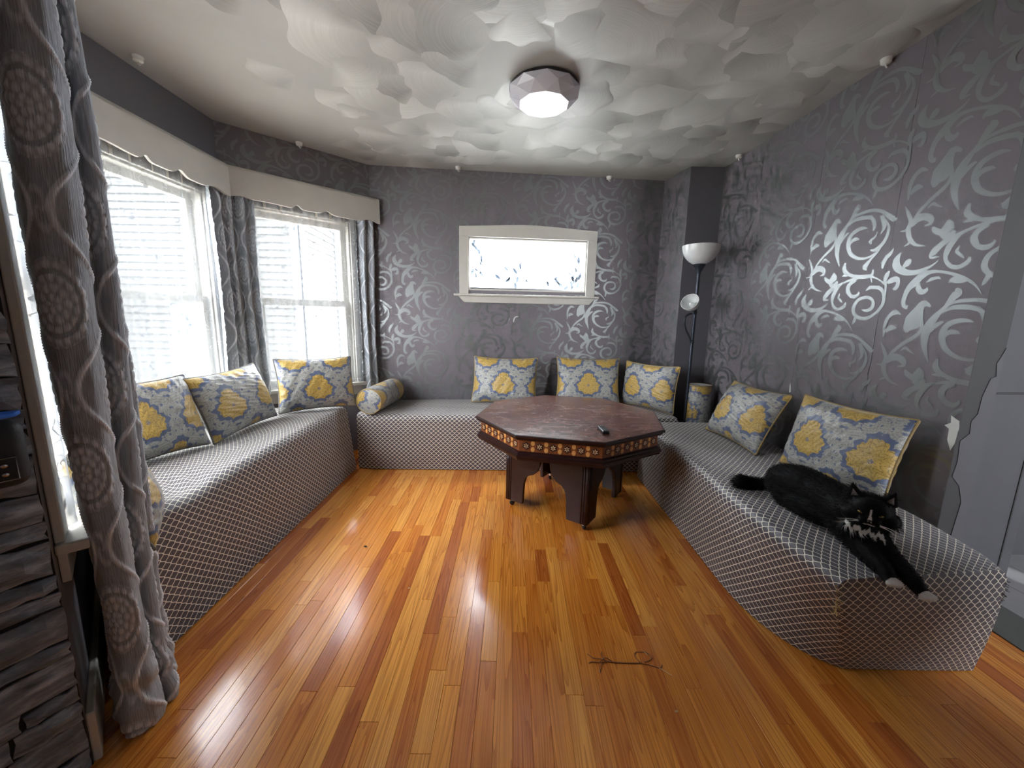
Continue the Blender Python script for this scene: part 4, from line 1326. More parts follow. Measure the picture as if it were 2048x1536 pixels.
def bolster_meshes(L_, r, off):
    n, m = 72, 90
    a = np.linspace(0, 2 * PI, n, endpoint=False); x = np.linspace(0, L_, m)
    A, X = np.meshgrid(a, x, indexing='ij')
    rr = r * (1 - 0.05 * (np.abs(X / L_ - 0.5) * 2) ** 8) + 0.002 * noise2(A * 1.0, X * 8, 4) * 0
    V = np.stack([rr * np.cos(A), rr * np.sin(A), X], -1).reshape(-1, 3)
    me = mesh_np('bolster_body', V, grid_faces(n, m, True), True)
    U, Vv = (A * r).ravel(), X.ravel()
    set_uv(me, np.stack([U, Vv], 1)); set_col(me, damask(U + off, Vv)); me.materials.append(M['damask'])
    caps = []
    for z, sg in ((0, -1), (L_, 1)):
        q = 34
        rad = np.linspace(0.0, r * 0.955, q)
        A2, R2 = np.meshgrid(a, rad, indexing='ij')
        V2 = np.stack([R2 * np.cos(A2), R2 * np.sin(A2), z + sg * 0.012 * (1 - (R2 / r) ** 2)], -1).reshape(-1, 3)
        F = grid_faces(n, q, True)
        if sg > 0: F = F[:, ::-1].copy()
        c = mesh_np('bolster_end', V2, F[:, ::-1].copy(), True)
        U2, W2 = V2[:, 0], V2[:, 1]
        set_uv(c, np.stack([U2, W2], 1)); set_col(c, damask(U2 + 0.127, W2 + 0.0)); c.materials.append(M['damask'])
        caps.append(c)
    return me, caps
BOL = {}
def bolster(label, p, axis, L_, r, off, spin=0.0, lumpy=False):
    z = Vector(axis).normalized(); x = z.cross(Vector((0, 0, 1)) if abs(z.z) < 0.9 else Vector((0, 1, 0))).normalized(); y = z.cross(x)
    m = Matrix.Identity(4)
    for i in range(3): m[i][0] = x[i]; m[i][1] = y[i]; m[i][2] = z[i]
    m.translation = Vector(p)
    m = m @ Matrix.Rotation(spin, 4, 'Z')
    root = empty('bolster', label=label, cat='bolster', group='damask bolsters', mw=m)
    me, caps = bolster_meshes(L_, r, off)
    link('bolster_body', me, None, root)
    for c in caps: link('bolster_end', c, None, root)
    for z_ in (0.0, L_):
        pts = [(r * 0.955 * math.cos(t), r * 0.955 * math.sin(t), z_) for t in np.linspace(0, 2 * PI, 40)]
        MB().tube(pts, 0.005, 6).build('piping', M['gold_cord'], root, smooth=True)
    return root
bolster('damask bolster lying on the left end of the back bench', (-1.083, 2.885, 0.444 + 0.103), (0.06, 1, 0.0), 0.50, 0.10, 0.03, 0.4)
bolster('damask bolster standing upright in the corner behind the floor lamp', (1.535, 3.13, 0.02), (0.0, 0.03, 1), 0.66, 0.098, 0.06, 0.9)
# ------------------------------------------------------------------ octagonal table
TC = (0.365, 2.42)
table = empty('octagonal_table', (TC[0], TC[1], 0), 'dark octagonal wooden table with marquetry apron and carved legs', 'table')
PH = R(10)
def octa(r, ph=PH):
    return [(r * math.cos(ph + k * PI / 4), r * math.sin(ph + k * PI / 4)) for k in range(8)]
def oct_stack(levels):
    V = []; F = []
    for r, z in levels: V += [(a, b, z) for a, b in octa(r)]
    for i in range(len(levels) - 1):
        for k in range(8):
            F.append((i * 8 + k, i * 8 + (k + 1) % 8, (i + 1) * 8 + (k + 1) % 8, (i + 1) * 8 + k))
    F.append(tuple(range(8))[::-1]); m = (len(levels) - 1) * 8; F.append(tuple(range(m, m + 8)))
    return MB().add(V, F)
oct_stack([(0.570, 0.570), (0.580, 0.5705), (0.584, 0.576), (0.584, 0.582), (0.594, 0.585), (0.597, 0.592), (0.594, 0.598), (0.588, 0.6)]).build('table_top', M['mahogany'], table)
oct_stack([(0.586, 0.5995), (0.586, 0.6005)]).build('top_panel', M['table_top'], table)
oct_stack([(0.55, 0.500), (0.55, 0.571)]).build('apron_core', M['inlay_dark'], table)
oct_stack([(0.556, 0.456), (0.576, 0.459), (0.578, 0.470), (0.583, 0.474), (0.583, 0.484), (0.574, 0.487), (0.572, 0.497), (0.556, 0.502)]).build('bottom_moulding', M['mahogany'], table)
# marquetry apron: one panel for each side with its own rosettes and paired ovals
SIDE = 2 * 0.556 * math.sin(PI / 8)
APO = 0.556 * math.cos(PI / 8)
def disc(cx, cz, rx, rz, n=12, y=-0.0012):
    return [(cx + rx * math.cos(2 * PI * i / n), y, cz + rz * math.sin(2 * PI * i / n)) for i in range(n)]
mb = MB()
star = []
for i in range(12):
    r_ = 0.0225 if i % 2 == 0 else 0.0165
    star.append((r_ * math.cos(PI / 6 * i + PI / 2), r_ * math.sin(PI / 6 * i + PI / 2)))
mb.prism(star, -0.0018, 0.0, 'y')
ros_me = mb.build('rosette', M['inlay_dark'], None); ros_mesh = ros_me.data; bpy.data.objects.remove(ros_me)
mb = MB()
for i in range(6):
    a = PI / 3 * i + PI / 2
    p = [(0.002, 0), (0.009, 0.0028), (0.016, 0), (0.009, -0.0028)]
    mb.prism([(x * math.cos(a) - y * math.sin(a), x * math.sin(a) + y * math.cos(a)) for x, y in p], -0.0024, -0.0016, 'y')
pt = mb.build('petals', M['inlay_petal'], None); petal_mesh = pt.data; bpy.data.objects.remove(pt)
mb = MB()
mb.prism([(x, z) for x, y, z in disc(0, 0.0165, 0.0105, 0.0135)], -0.0018, 0.0, 'y').prism([(x, z) for x, y, z in disc(0, -0.0165, 0.0105, 0.0135)], -0.0018, 0.0, 'y')
ov = mb.build('paired_ovals', M['inlay_light'], None); oval_mesh = ov.data; bpy.data.objects.remove(ov)
for k in range(8):
    a = PH + (k + 0.5) * PI / 4
    m = Matrix.Translation((math.cos(a) * (APO - 0.001), math.sin(a) * (APO - 0.001), 0.536)) @ Matrix.Rotation(a + PI / 2, 4, 'Z')
    pan = MB().box(-SIDE / 2, SIDE / 2, -0.003, 0.004, -0.035, 0.035).build('marquetry_panel', M['inlay_band'], table)
    pan.matrix_local = m
    for zz in (-0.033, 0.033):
        MB().box(-SIDE / 2, SIDE / 2, -0.0042, -0.003, zz - 0.0025, zz + 0.0025).build('inlay_line', M['inlay_dark'], pan)
    for i in range(6):
        cx = -SIDE / 2 + SIDE * (i + 0.5) / 6
        r_ = link('rosette', ros_mesh, None, pan, (cx, -0.003, 0)); p_ = link('rosette_petals', petal_mesh, None, pan, (cx, -0.003, 0))
        if i < 5: link('paired_ovals', oval_mesh, None, pan, (cx + SIDE / 12, -0.003, 0))
# four corner-bracket legs
def leg_profile():
    top = 0.455; bot = 0.045
    right = [(0.245, top), (0.243, 0.40), (0.238, 0.33), (0.222, 0.285), (0.195, 0.258), (0.160, 0.243), (0.138, 0.222), (0.126, 0.18), (0.122, 0.12), (0.120, 0.06), (0.118, bot)]
    return [(0.0, bot)] + [(0.0, top)] + right
for k in range(4):
    a = PH + k * PI / 2
    m = Matrix.Translation((0.385 * math.cos(a), 0.385 * math.sin(a), 0)) @ Matrix.Rotation(a, 4, 'Z')
    lg = empty('leg', (0, 0, 0)); lg.parent = table; lg.matrix_local = m
    prof = leg_profile()
    for sgn in (1, -1):
        pm = Matrix.Rotation(sgn * R(135), 4, 'Z')
        mb = MB().prism(prof, -0.011, 0.011, 'y')
        o = mb.build('leg_panel', M['mahogany'], lg, bevel=0.002); o.matrix_local = pm
        for xx in (0.014, 0.028):
            q = MB().box(xx, xx + 0.007, -sgn * 0.016 if sgn > 0 else -0.011, -0.011 if sgn > 0 else 0.016, 0.05, 0.45) if False else MB().tube([(xx, 0.011 * (-sgn), 0.05), (xx, 0.011 * (-sgn), 0.452)], 0.0045, 8)
            o = q.build('leg_reeding', M['mahogany'], lg, smooth=True); o.matrix_local = pm
    MB().tube([(0.0, 0, 0.046), (0.0, 0, 0.454)], 0.013, 10).build('leg_corner_post', M['mahogany'], lg, smooth=True)
    MB().lathe([(0.009, 0.026), (0.012, 0.03), (0.012, 0.05)], 12, (-0.03, 0, 0)).build('caster_stem', M['chrome'], lg)
    MB().ell((-0.03, 0.004, 0.0185), (0.018, 0.011, 0.018)).build('caster_wheel', M['black'], lg, smooth=True)

# remote control on the table
rem = empty('remote_control', (0.497, 2.03, 0.601), 'small black remote control lying on the table top', 'remote', rz=R(4))
MB().box(-0.019, 0.019, -0.055, 0.055, 0.0, 0.017).build('remote_body', M['black'], rem, bevel=0.005, seg=3, smooth='auto')
MB().box(-0.015, 0.015, -0.048, 0.012, 0.0168, 0.0178).build('battery_cover', M['black'], rem, bevel=0.0004)
for i in range(3):
    for j in range(3):
        MB().lathe([(0.0035, 0.0165), (0.0035, 0.0185), (0.0025, 0.019)], 10, (-0.0105 + 0.0105 * i, 0.022 + 0.011 * j, 0)).build('button', M['ext_glass'], rem)

# ------------------------------------------------------------------ floor lamp with side reading arm
lx, ly = 1.435, 3.13
lamp = empty('floor_lamp', (lx, ly, 0), 'dark floor lamp with white bowl shade and side reading light, in the corner', 'lamp')
MB().lathe([(0.105, 0.0), (0.108, 0.008), (0.10, 0.018), (0.03, 0.028), (0.014, 0.035)], 28).build('base', M['metal'], lamp, smooth='auto')
MB().lathe([(0.0125, 0.02), (0.0125, 1.56)], 12).build('pole', M['metal'], lamp, smooth='auto')
for z in (0.62, 1.03, 1.262):
    MB().lathe([(0.0125, z - 0.012), (0.0155, z - 0.008), (0.0155, z + 0.008), (0.0125, z + 0.012)], 12).build('collar', M['metal'], lamp, smooth='auto')
MB().lathe([(0.013, 1.555), (0.017, 1.575), (0.034, 1.605), (0.046, 1.622), (0.044, 1.63)], 24).build('bowl_socket', M['metal'], lamp, smooth='auto')
def bowl_profile(r, h, t=0.004):
    out = [(r * math.sin(R(a)), h * (1 - math.cos(R(a)))) for a in np.linspace(12, 84, 14)]
    out[-1] = (r, h * 0.96)
    return out + [(r - t, h * 0.96)] + [((r - t) * math.sin(R(a)), h * (1 - math.cos(R(a))) + t) for a in np.linspace(84, 12, 14)]
MB().lathe([(a, b + 1.622) for a, b in bowl_profile(0.137, 0.15)], 40).build('bowl_shade', M['opal'], lamp, smooth='auto')
# reading arm
q = catmull([(-0.012, -0.004, 1.03), (-0.03, -0.01, 1.07), (-0.065, -0.022, 1.12), (-0.088, -0.03, 1.18), (-0.085, -0.03, 1.225), (-0.055, -0.025, 1.248), (-0.03, -0.022, 1.252)], 24)
MB().tube([tuple(p) for p in q], 0.0065, 8).build('reading_arm', M['metal'], lamp, smooth=True)
ax = Vector((-0.62, -0.55, 0.45)).normalized()
s0 = Vector((-0.018, -0.02, 1.252))
MB().tube([s0, s0 + Vector((0, -0.005, 0.03))], [0.016, 0.02], 12).build('reading_socket', M['metal'], lamp, smooth='auto')
b0 = s0 + Vector((-0.006, -0.008, 0.045))
zq = ax; xq = zq.cross(Vector((0, 0, 1))).normalized(); yq = zq.cross(xq)
m = Matrix.Identity(4)
for i in range(3): m[i][0] = xq[i]; m[i][1] = yq[i]; m[i][2] = zq[i]
m.translation = b0
o = MB().lathe([(a, b) for a, b in bowl_profile(0.068, 0.10, 0.003)], 30).build('reading_shade', M['opal'], lamp, smooth='auto'); o.matrix_local = m
o = MB().ell((0, 0, 0.045), (0.021, 0.021, 0.03)).build('reading_bulb', M['opal'], lamp, smooth=True); o.matrix_local = m

# ------------------------------------------------------------------ faceted ceiling light
cl = empty('ceiling_light', (0.142, 2.33, H), 'faceted white flush ceiling light, switched off', 'ceiling light')
MB().lathe([(0.150, -0.004), (0.186, -0.006), (0.188, -0.018), (0.17, -0.02)], 48).build('backplate', M['jamb_dark'], cl, smooth='auto')
def facet_cover():
    r0, r1, r2 = 0.193, 0.184, 0.136
    top = [(r0 * math.cos(PI / 5 * (k + .5)), r0 * math.sin(PI / 5 * (k + .5)), -0.018) for k in range(10)]
    mid = [(r1 * math.cos(PI / 5 * k), r1 * math.sin(PI / 5 * k), -0.052) for k in range(10)]
    bot = [(r2 * math.cos(PI / 5 * (k + .5)), r2 * math.sin(PI / 5 * (k + .5)), -0.088) for k in range(10)]
    V = top + mid + bot
    F = []
    for k in range(10):
        F += [(k, 10 + (k + 1) % 10, 10 + k) if False else (10 + k, k, (k - 1) % 10), (10 + k, 10 + (k + 1) % 10, k), (10 + k, 20 + k, 10 + (k + 1) % 10), (10 + k, 20 + (k - 1) % 10, 20 + k)]
    F.append(tuple(range(20, 30))[::-1]); F.append(tuple(range(10)))
    mb = MB().add(V, F)
    o = mb.build('faceted_cover', M['light_cover'], cl)
    bm = bmesh.new(); bm.from_mesh(o.data); bmesh.ops.recalc_face_normals(bm, faces=bm.faces); bm.to_mesh(o.data); bm.free()
facet_cover()

# ceiling hooks along the walls
hooks = [((-1.861, 2.139), 'white ceiling hook above the left valance, nearest the draped curtain'), ((-1.581, 3.078), 'white ceiling hook above the second bay window'),
         ((-0.482, 3.485), 'white ceiling hook above the left half of the back window'), ((0.809, 3.645), 'white ceiling hook above the right of the back window'),
         ((1.655, 3.146), 'white ceiling hook near the pillar at the right wall'), ((1.715, 2.047), 'white ceiling hook halfway along the right wall')]
hk = None
for (hx, hy), lab in hooks:
    hk = empty('ceiling_hook', (hx, hy, H), lab, 'hook', 'white hooks along the ceiling edge')
    if 'HK' not in globals():
        a = MB().lathe([(0.024, 0.006), (0.024, -0.006), (0.021, -0.012), (0.021, -0.02), (0.016, -0.024)], 20).build('hook_base', M['knob'], hk, smooth='auto')
        b = MB().tube([(0.0, 0, -0.02), (0.0, 0, -0.032), (0.006, 0, -0.038), (0.014, 0, -0.034)], 0.0035, 8).build('hook_tip', M['knob'], hk, smooth=True)
        HK = (a.data, b.data)
    else:
        link('hook_base', HK[0], None, hk); link('hook_tip', HK[1], None, hk)

# ------------------------------------------------------------------ jacquard curtains
C_GROUND = np.array(srgb(180, 187, 196)[:3]); C_RAISE = np.array(srgb(244, 249, 255)[:3])
def jac(u, v, Wc=0.125, A=0.047, p=0.42):
    """height (m) and tone 0..1 of the raised ogee pattern"""
    h = np.zeros_like(u); tone = np.zeros_like(u)
    k0 = np.round(u / Wc)
    for dk in (-1, 0, 1):
        k = k0 + dk
        sg = np.where(np.mod(k, 2) == 0, 1.0, -1.0)
        uk = k * Wc + sg * A * np.cos(2 * PI * v / p)
        d = np.abs(u - uk)
        c = np.exp(-(d / 0.0065) ** 2)
        tw = 0.8 + 0.2 * np.sin(v * 900)
        h = np.maximum(h, c * 0.0055 * tw); tone = np.maximum(tone, smoothstep(0.25, 0.6, c))
    for dk in (-1, 0, 1):
        k = np.floor(u / Wc) + dk
        ctr = (k + 0.5) * Wc
        ph = np.where(np.mod(k, 2) == 0, 0.5, 0.0)          # widest gap
        j = np.round(v / p - ph)
        dv = v - (j + ph) * p; du = u - ctr
        rho = np.hypot(du / 0.058, dv / 0.105); th = np.arctan2(dv / 0.105, du / 0.058)
        ring = np.floor(rho * 4.2); fr_ = rho * 4.2 - ring - 0.5
        n_ = np.maximum(5, 5 * ring + 4)
        fa = np.mod(th / (2 * PI) * n_ + 0.5 * np.mod(ring, 2), 1.0) - 0.5
        pet = np.clip(1 - (fr_ / 0.5) ** 2 - (fa / 0.48) ** 2 * 0.9, 0, 1)
        m = (rho < 1.0) & ((rho < 0.66) | (rho > 0.78))
        h = np.where(m, np.maximum(h, pet ** 0.6 * 0.0038), h); tone = np.where(m, np.maximum(tone, 0.25 + 0.6 * pet), tone)
        # small curled sprig in the narrow gaps
        ph2 = np.where(np.mod(k, 2) == 0, 0.0, 0.5)
        j2 = np.round(v / p - ph2); dv2 = v - (j2 + ph2) * p
        r2 = np.hypot(du / 0.02, dv2 / 0.06); t2 = np.arctan2(dv2 / 0.06, du / 0.02)
        pp = np.clip(np.sin(r2 * 7 - t2 * 2), 0, 1)
        m2 = (r2 < 1)
        h = np.where(m2, np.maximum(h, pp * 0.002), h); tone = np.where(m2, np.maximum(tone, 0.45 * pp), tone)
    return h, tone

def curtain(name, label, path, z0, z1, du, dz, off=0.0, spread=None, voff=0.0, group=None, lean=None):
    """path: plan polyline control points; spread(P, zfrac)->P adjusts the plan for a height"""
    n_ctrl = len(path)
    fine = catmull(path, 400)
    s = np.concatenate([[0], np.cumsum(np.linalg.norm(np.diff(fine, axis=0), axis=1))])
    nu = int(s[-1] / du) + 2; nv = int((z1 - z0) / dz) + 2
    su = np.linspace(0, s[-1], nu)
    px = np.interp(su, s, fine[:, 0]); py = np.interp(su, s, fine[:, 1])
    zv = np.linspace(z0, z1, nv)
    PX = np.repeat(px[:, None], nv, 1); PY = np.repeat(py[:, None], nv, 1); ZZ = np.repeat(zv[None], nu, 0); SU = np.repeat(su[:, None], nv, 1)
    if spread is not None:
        PX, PY, ZZ = spread(PX, PY, ZZ, SU / s[-1])
    tx = np.gradient(PX, axis=0); ty = np.gradient(PY, axis=0); ln = np.maximum(1e-9, np.hypot(tx, ty))
    nx, ny = ty / ln, -tx / ln
    h, tone = jac(SU + off, zv[None] + voff + 0 * SU)
    rough = 0.0009 * np.sin(SU * 1400) * (1 - tone)
    PX = PX + nx * (h + rough); PY = PY + ny * (h + rough)
    org = np.array([px.mean(), py.mean(), z0])
    root = empty(name, tuple(org), label, 'curtain', group)
    me = mesh_np('curtain_panel', np.stack([PX, PY, ZZ], -1).reshape(-1, 3) - org, grid_faces(nu, nv), True)
    set_uv(me, np.stack([SU.ravel(), np.repeat(zv[None], nu, 0).ravel()], 1))
    var = 0.9 + 0.1 * noise2(SU * 9, zv[None] * 9 + 0 * SU, 6)
    rgb = (C_GROUND[None] * (1 - tone.reshape(-1, 1)) + C_RAISE[None] * tone.reshape(-1, 1)) * var.reshape(-1, 1)
    set_col(me, rgb)
    link('curtain_panel', me, M['curtain'], root)
    return root, org

# the big draped curtain in the foreground
path = [(-1.185, 1.03), (-1.165, 0.985), (-1.125, 0.945), (-1.073, 0.925), (-1.036, 0.957), (-1.05, 0.997), (-1.082, 1.0), (-1.075, 1.02), (-1.050, 1.024), (-1.052, 1.052), (-1.092, 1.057), (-1.125, 1.052), (-1.10, 1.08), (-1.105, 1.107), (-1.16, 1.12)]
def flare(PX, PY, ZZ, f):
    z = ZZ.copy()
    k = np.clip(1 - z / 0.32, 0, 1) ** 1.5
    cx, cy_ = -1.10, 1.01
    ang = np.arctan2(PY - cy_, PX - cx)
    g = 1 + k * (0.28 + 0.12 * np.sin(ang * 3 + 1))
    px = cx + (PX - cx) * g; py = cy_ + (PY - cy_) * (1 + k * (0.26 + 0.1 * np.sin(ang * 4)))
    # gentle sway with height
    px = px + 0.008 * np.sin(z * 3.1 + f * 5) ; py = py + 0.006 * np.sin(z * 2.3 + f * 7)
    # hem: uneven, folded under a little on the floor
    under = np.clip(1 - z / 0.035, 0, 1)
    px = cx + (px - cx) * (1 - 0.12 * under); py = cy_ + (py - cy_) * (1 - 0.12 * under)
    # horizontal slump creases just above the floor
    cre = 0.012 * np.sin(z * 60 + f * 9) * np.clip(1 - np.abs(z - 0.14) / 0.12, 0, 1)
    px = px + (px - cx) / 0.12 * cre; py = py + (py - cy_) / 0.15 * cre
    return px, py, np.maximum(z, 0.004)
curtain('curtain', 'heavy taupe jacquard curtain draped to the floor beside the stone wall', path, 0.0, H - 0.005, 0.0024, 0.0032, 0.016, flare, 0.05)

def fold_path(W, s0, s1, d0, amp, nf, ph=0.0, n=None):
    n = n or nf * 8 + 1
    out = []
    for i in range(n):
        f = i / (n - 1)
        p = W.w(s0 + (s1 - s0) * f, d0 + amp * math.sin(2 * PI * nf * f + ph), 0)
        out.append((p.x, p.y))
    return out
def soft(seed):
    def f_(PX, PY, ZZ, f):
        k = (ZZ - ZZ.min()) / (ZZ.max() - ZZ.min())
        return PX + 0.006 * np.sin(ZZ * 4 + seed + f * 3), PY + 0.006 * np.sin(ZZ * 3.2 + seed * 2), ZZ
    return f_
curtain('curtain', 'patterned taupe curtain at the left window, on the side nearer the stone wall', fold_path(W_L, 0.86, 1.06, 0.055, 0.028, 2, 0.5)[::-1], 0.47, 2.02, 0.005, 0.006, 0.05, soft(1), 0.1, 'curtains at the bay windows')
curtain('curtain', 'patterned taupe curtain hanging on the back-corner side of the left window', fold_path(W_L, 0.015, 0.205, 0.055, 0.026, 2, 1.2)[::-1], 0.55, 2.02, 0.004, 0.005, 0.03, soft(2), 0.0, 'curtains at the bay windows')
curtain('curtain', 'patterned taupe curtain on the left side of the second bay window', fold_path(W_A, 0.865, 1.015, 0.055, 0.026, 2, 2.2)[::-1], 0.60, 2.02, 0.004, 0.005, 0.075, soft(3), 0.2, 'curtains at the bay windows')
curtain('curtain', 'patterned taupe curtain beside the back wall, above the bolster', fold_path(W_A, 0.015, 0.155, 0.055, 0.026, 2, 0.0)[::-1], 0.46, 2.02, 0.004, 0.005, 0.02, soft(4), 0.3, 'curtains at the bay windows')

# sheers
def sheer_panel(label, W, s0, s1, z0, z1, nf, seed, d0=0.030):
    nu, nv = 150, 40
    ss = np.linspace(s0, s1, nu); zz = np.linspace(z0, z1, nv)
    S, Z = np.meshgrid(ss, zz, indexing='ij')
    f = (S - s0) / (s1 - s0)
    D = d0 + 0.008 * np.sin(2 * PI * nf * f + seed + 0.4 * np.sin(Z * 2)) + 0.004 * np.sin(2 * PI * nf * 2.3 * f + seed * 3)
    V = np.array([W.w(0, 0, 0)]) + S[..., None] * np.array(W.u) + D[..., None] * np.array(W.n) + Z[..., None] * np.array((0, 0, 1))
    org = np.array(W.w((s0 + s1) / 2, d0, z0))
    root = empty('sheer_curtain', tuple(org), label, 'sheer curtain', 'white sheers at the bay windows')
    me = mesh_np('sheer_panel', V.reshape(-1, 3) - org, grid_faces(nu, nv), True)
    set_uv(me, np.stack([S.ravel() + seed, Z.ravel()], 1))
    link('sheer_panel', me, M['sheer'], root)
sheer_panel('white embroidered sheer across the wide left window', W_L, 0.06, 1.0, 0.60, 2.03, 9, 1.0)
sheer_panel('white embroidered sheer across the second bay window', W_A, 0.06, 0.97, 0.60, 2.03, 8, 2.3)
sheer_panel('white sheer behind the draped curtain at the stone wall', W_C, 0.05, 1.10, 0.63, 2.03, 10, 4.1, 0.028)
# ------------------------------------------------------------------ tuxedo cat
def cat():
    root = empty('cat', (1.2, 1.42, 0.442), 'black cat with white bib and paws stretched out on the right bench', 'cat')
    o0 = Vector(root.location)
    mb = MB()
    def ball(x, y, z, rx, ry=None, rz=None, rot=None):
        mb.ell((x - o0.x, y - o0.y, z - o0.z), (rx, ry or rx, rz or rx), rot, 18, 12)
    def chain(pts, n=10):
        P = catmull([p[:3] for p in pts], n * (len(pts) - 1) + 1); Rr = np.interp(np.linspace(0, 1, len(P)), np.linspace(0, 1, len(pts)), [p[3] for p in pts])
        for p, r_ in zip(P, Rr): ball(*p, r_)
    # trunk: rump, loin, ribs, shoulders
    chain([(1.205, 1.595, 0.515, 0.076), (1.218, 1.53, 0.525, 0.082), (1.228, 1.45, 0.525, 0.080), (1.228, 1.37, 0.525, 0.078), (1.215, 1.29, 0.520, 0.074), (1.203, 1.235, 0.510, 0.062)])
    ball(1.19, 1.56, 0.500, 0.062, 0.085, 0.06)          # near haunch
    ball(1.245, 1.57, 0.495, 0.055, 0.08, 0.055)
    ball(1.20, 1.44, 0.49, 0.075, 0.14, 0.05)            # belly on the cushion
    # folded hind foot
    chain([(1.150, 1.545, 0.470, 0.026), (1.155, 1.49, 0.462, 0.020), (1.16, 1.45, 0.460, 0.017)], 6)
    # neck and ruff
    chain([(1.212, 1.29, 0.535, 0.062), (1.208, 1.255, 0.553, 0.06), (1.203, 1.225, 0.566, 0.055)], 6)
    ball(1.182, 1.205, 0.528, 0.055, 0.04, 0.045)         # chest
    # head, facing the camera
    fw = Vector((-0.66, -0.75, -0.06)).normalized()        # facing direction
    rt = Vector((0, 0, 1)).cross(fw).normalized()          # cat's left-right axis (image left is -rt or rt)
    up = fw.cross(rt).normalized()
    if up.z < 0: up = -up
    hc = Vector((1.208, 1.218, 0.588))
    Mr = Matrix((rt, fw, up)).transposed()
    HS = 1.18
    def hb(a, b, c, rx, ry, rz):
        p = hc + (rt * a + fw * b + up * c) * HS
        ball(p.x, p.y, p.z, rx * HS, ry * HS, rz * HS, Mr)
    hb(0, 0, 0, 0.052, 0.048, 0.043); hb(0, 0.018, 0.006, 0.043, 0.036, 0.036)
    for s in (-1, 1):
        hb(s * 0.034, 0.016, -0.016, 0.028, 0.026, 0.022)  # cheeks
        hb(s * 0.0115, 0.050, -0.0155, 0.0145, 0.013, 0.0115)  # whisker pads
        hb(s * 0.043, -0.004, -0.022, 0.026, 0.022, 0.022)
    hb(0, 0.043, -0.005, 0.0125, 0.018, 0.012); hb(0, 0.040, -0.026, 0.014, 0.013, 0.010)
    # ears: cones of shrinking balls
    for s, lean in ((-1, 0.0), (1, 0.0)):
        for i in range(9):
            f = i / 8
            hb(s * (0.034 + 0.012 * f), -0.006 - 0.004 * f, 0.028 + 0.036 * f, 0.019 * (1 - f) + 0.0022, 0.009 * (1 - f) + 0.0022, 0.012 * (1 - f) + 0.002)
    # forelegs stretched over the end of the bench
    chain([(1.168, 1.225, 0.500, 0.043), (1.160, 1.17, 0.482, 0.036), (1.150, 1.115, 0.472, 0.028), (1.143, 1.075, 0.465, 0.0225), (1.138, 1.058, 0.459, 0.0205)], 10)
    chain([(1.215, 1.215, 0.500, 0.043), (1.205, 1.16, 0.485, 0.036), (1.193, 1.10, 0.474, 0.028), (1.191, 1.05, 0.463, 0.0225), (1.192, 1.022, 0.450, 0.0205)], 10)
    PAWS = [Vector((1.135, 1.048, 0.453)), Vector((1.193, 1.008, 0.441))]
    for p in PAWS:
        ball(p.x, p.y, p.z, 0.020, 0.022, 0.0145)
        for t in (-1.5, -0.5, 0.5, 1.5):
            ball(p.x + t * 0.0112, p.y - 0.022 + abs(t) * 0.004, p.z - 0.004, 0.0064, 0.0125, 0.0082)
    # tail
    chain([(1.20, 1.645, 0.492, 0.030), (1.175, 1.675, 0.474, 0.023), (1.14, 1.69, 0.465, 0.022), (1.105, 1.70, 0.464, 0.027), (1.075, 1.70, 0.466, 0.030), (1.055, 1.695, 0.466, 0.022)], 9)
    tmp = mb.build('cat_tmp', M['cat'])
    md = tmp.modifiers.new('r', 'REMESH'); md.mode = 'VOXEL'; md.voxel_size = 0.0034
    ms = tmp.modifiers.new('s', 'SMOOTH'); ms.factor = 0.5; ms.iterations = 1
    dg = bpy.context.evaluated_depsgraph_get()
    me = bpy.data.meshes.new_from_object(tmp.evaluated_get(dg))
    bpy.data.objects.remove(tmp)
    me.name = 'cat_body'
    n = len(me.vertices)
    co = np.empty(n * 3, np.float32); me.vertices.foreach_get('co', co); co = co.reshape(-1, 3)
    no = np.empty(n * 3, np.float32); me.vertices.foreach_get('normal', no); no = no.reshape(-1, 3)
    wp = co + np.array(o0)
    BLK = np.array([0.0045, 0.0044, 0.005]); WHT = np.array(srgb(214, 214, 212)[:3])
    hl_ = wp - np.array(hc)
    a = hl_ @ np.array(rt) / HS; b = hl_ @ np.array(fw) / HS; c = hl_ @ np.array(up) / HS
    bsg = 1.0 if rt.x > 0 else -1.0
    def white_mask(a, b, c, wp):
        m = np.zeros(len(a), bool)
        # thin blaze down the nose
        m |= (b > 0.035) & (np.abs(a) < 0.0022 + 0.0015 * (c < 0.002)) & (c > -0.012) & (c < 0.02)
        # lip line
        m |= (b > 0.040) & (np.abs(a) < 0.011) & (c < -0.0185) & (c > -0.0225)
        # bib below the chin
        jag = 0.006 * np.sin(a * 260 + 1) + 0.004 * np.sin(a * 610)
        ctr = 0.531 - 0.25 * (wp[:, 0] - 1.16)
        m |= (np.abs(wp[:, 2] - ctr - jag) < 0.0095 - 0.06 * np.abs(a + bsg * 0.012)) & (b > 0.0) & (np.abs(a + bsg * 0.012) < 0.05) & (c < -0.03) & (wp[:, 1] < 1.23)
        for p in PAWS:
            m |= (wp[:, 1] < p.y - 0.012) & (np.abs(wp[:, 0] - p.x) < 0.029)
        return m
    mk = white_mask(a, b, c, wp)
    rgb = np.where(mk[:, None], WHT[None], BLK[None])
    set_col(me, rgb)
    me.polygons.foreach_set('use_smooth', np.ones(len(me.polygons), bool))
    me.materials.clear(); me.materials.append(M['cat'])
    body = link('cat_body', me, None, root)
    # fur strands
    q = np.random.default_rng(3)
    tri = []
    for p_ in me.polygons: tri.append(p_.vertices[:3])
    tri = np.array(tri)
    ar = np.linalg.norm(np.cross(co[tri[:, 1]] - co[tri[:, 0]], co[tri[:, 2]] - co[tri[:, 0]]), axis=1)
    NF = 30000
    ti = q.choice(len(tri), NF, p=ar / ar.sum())
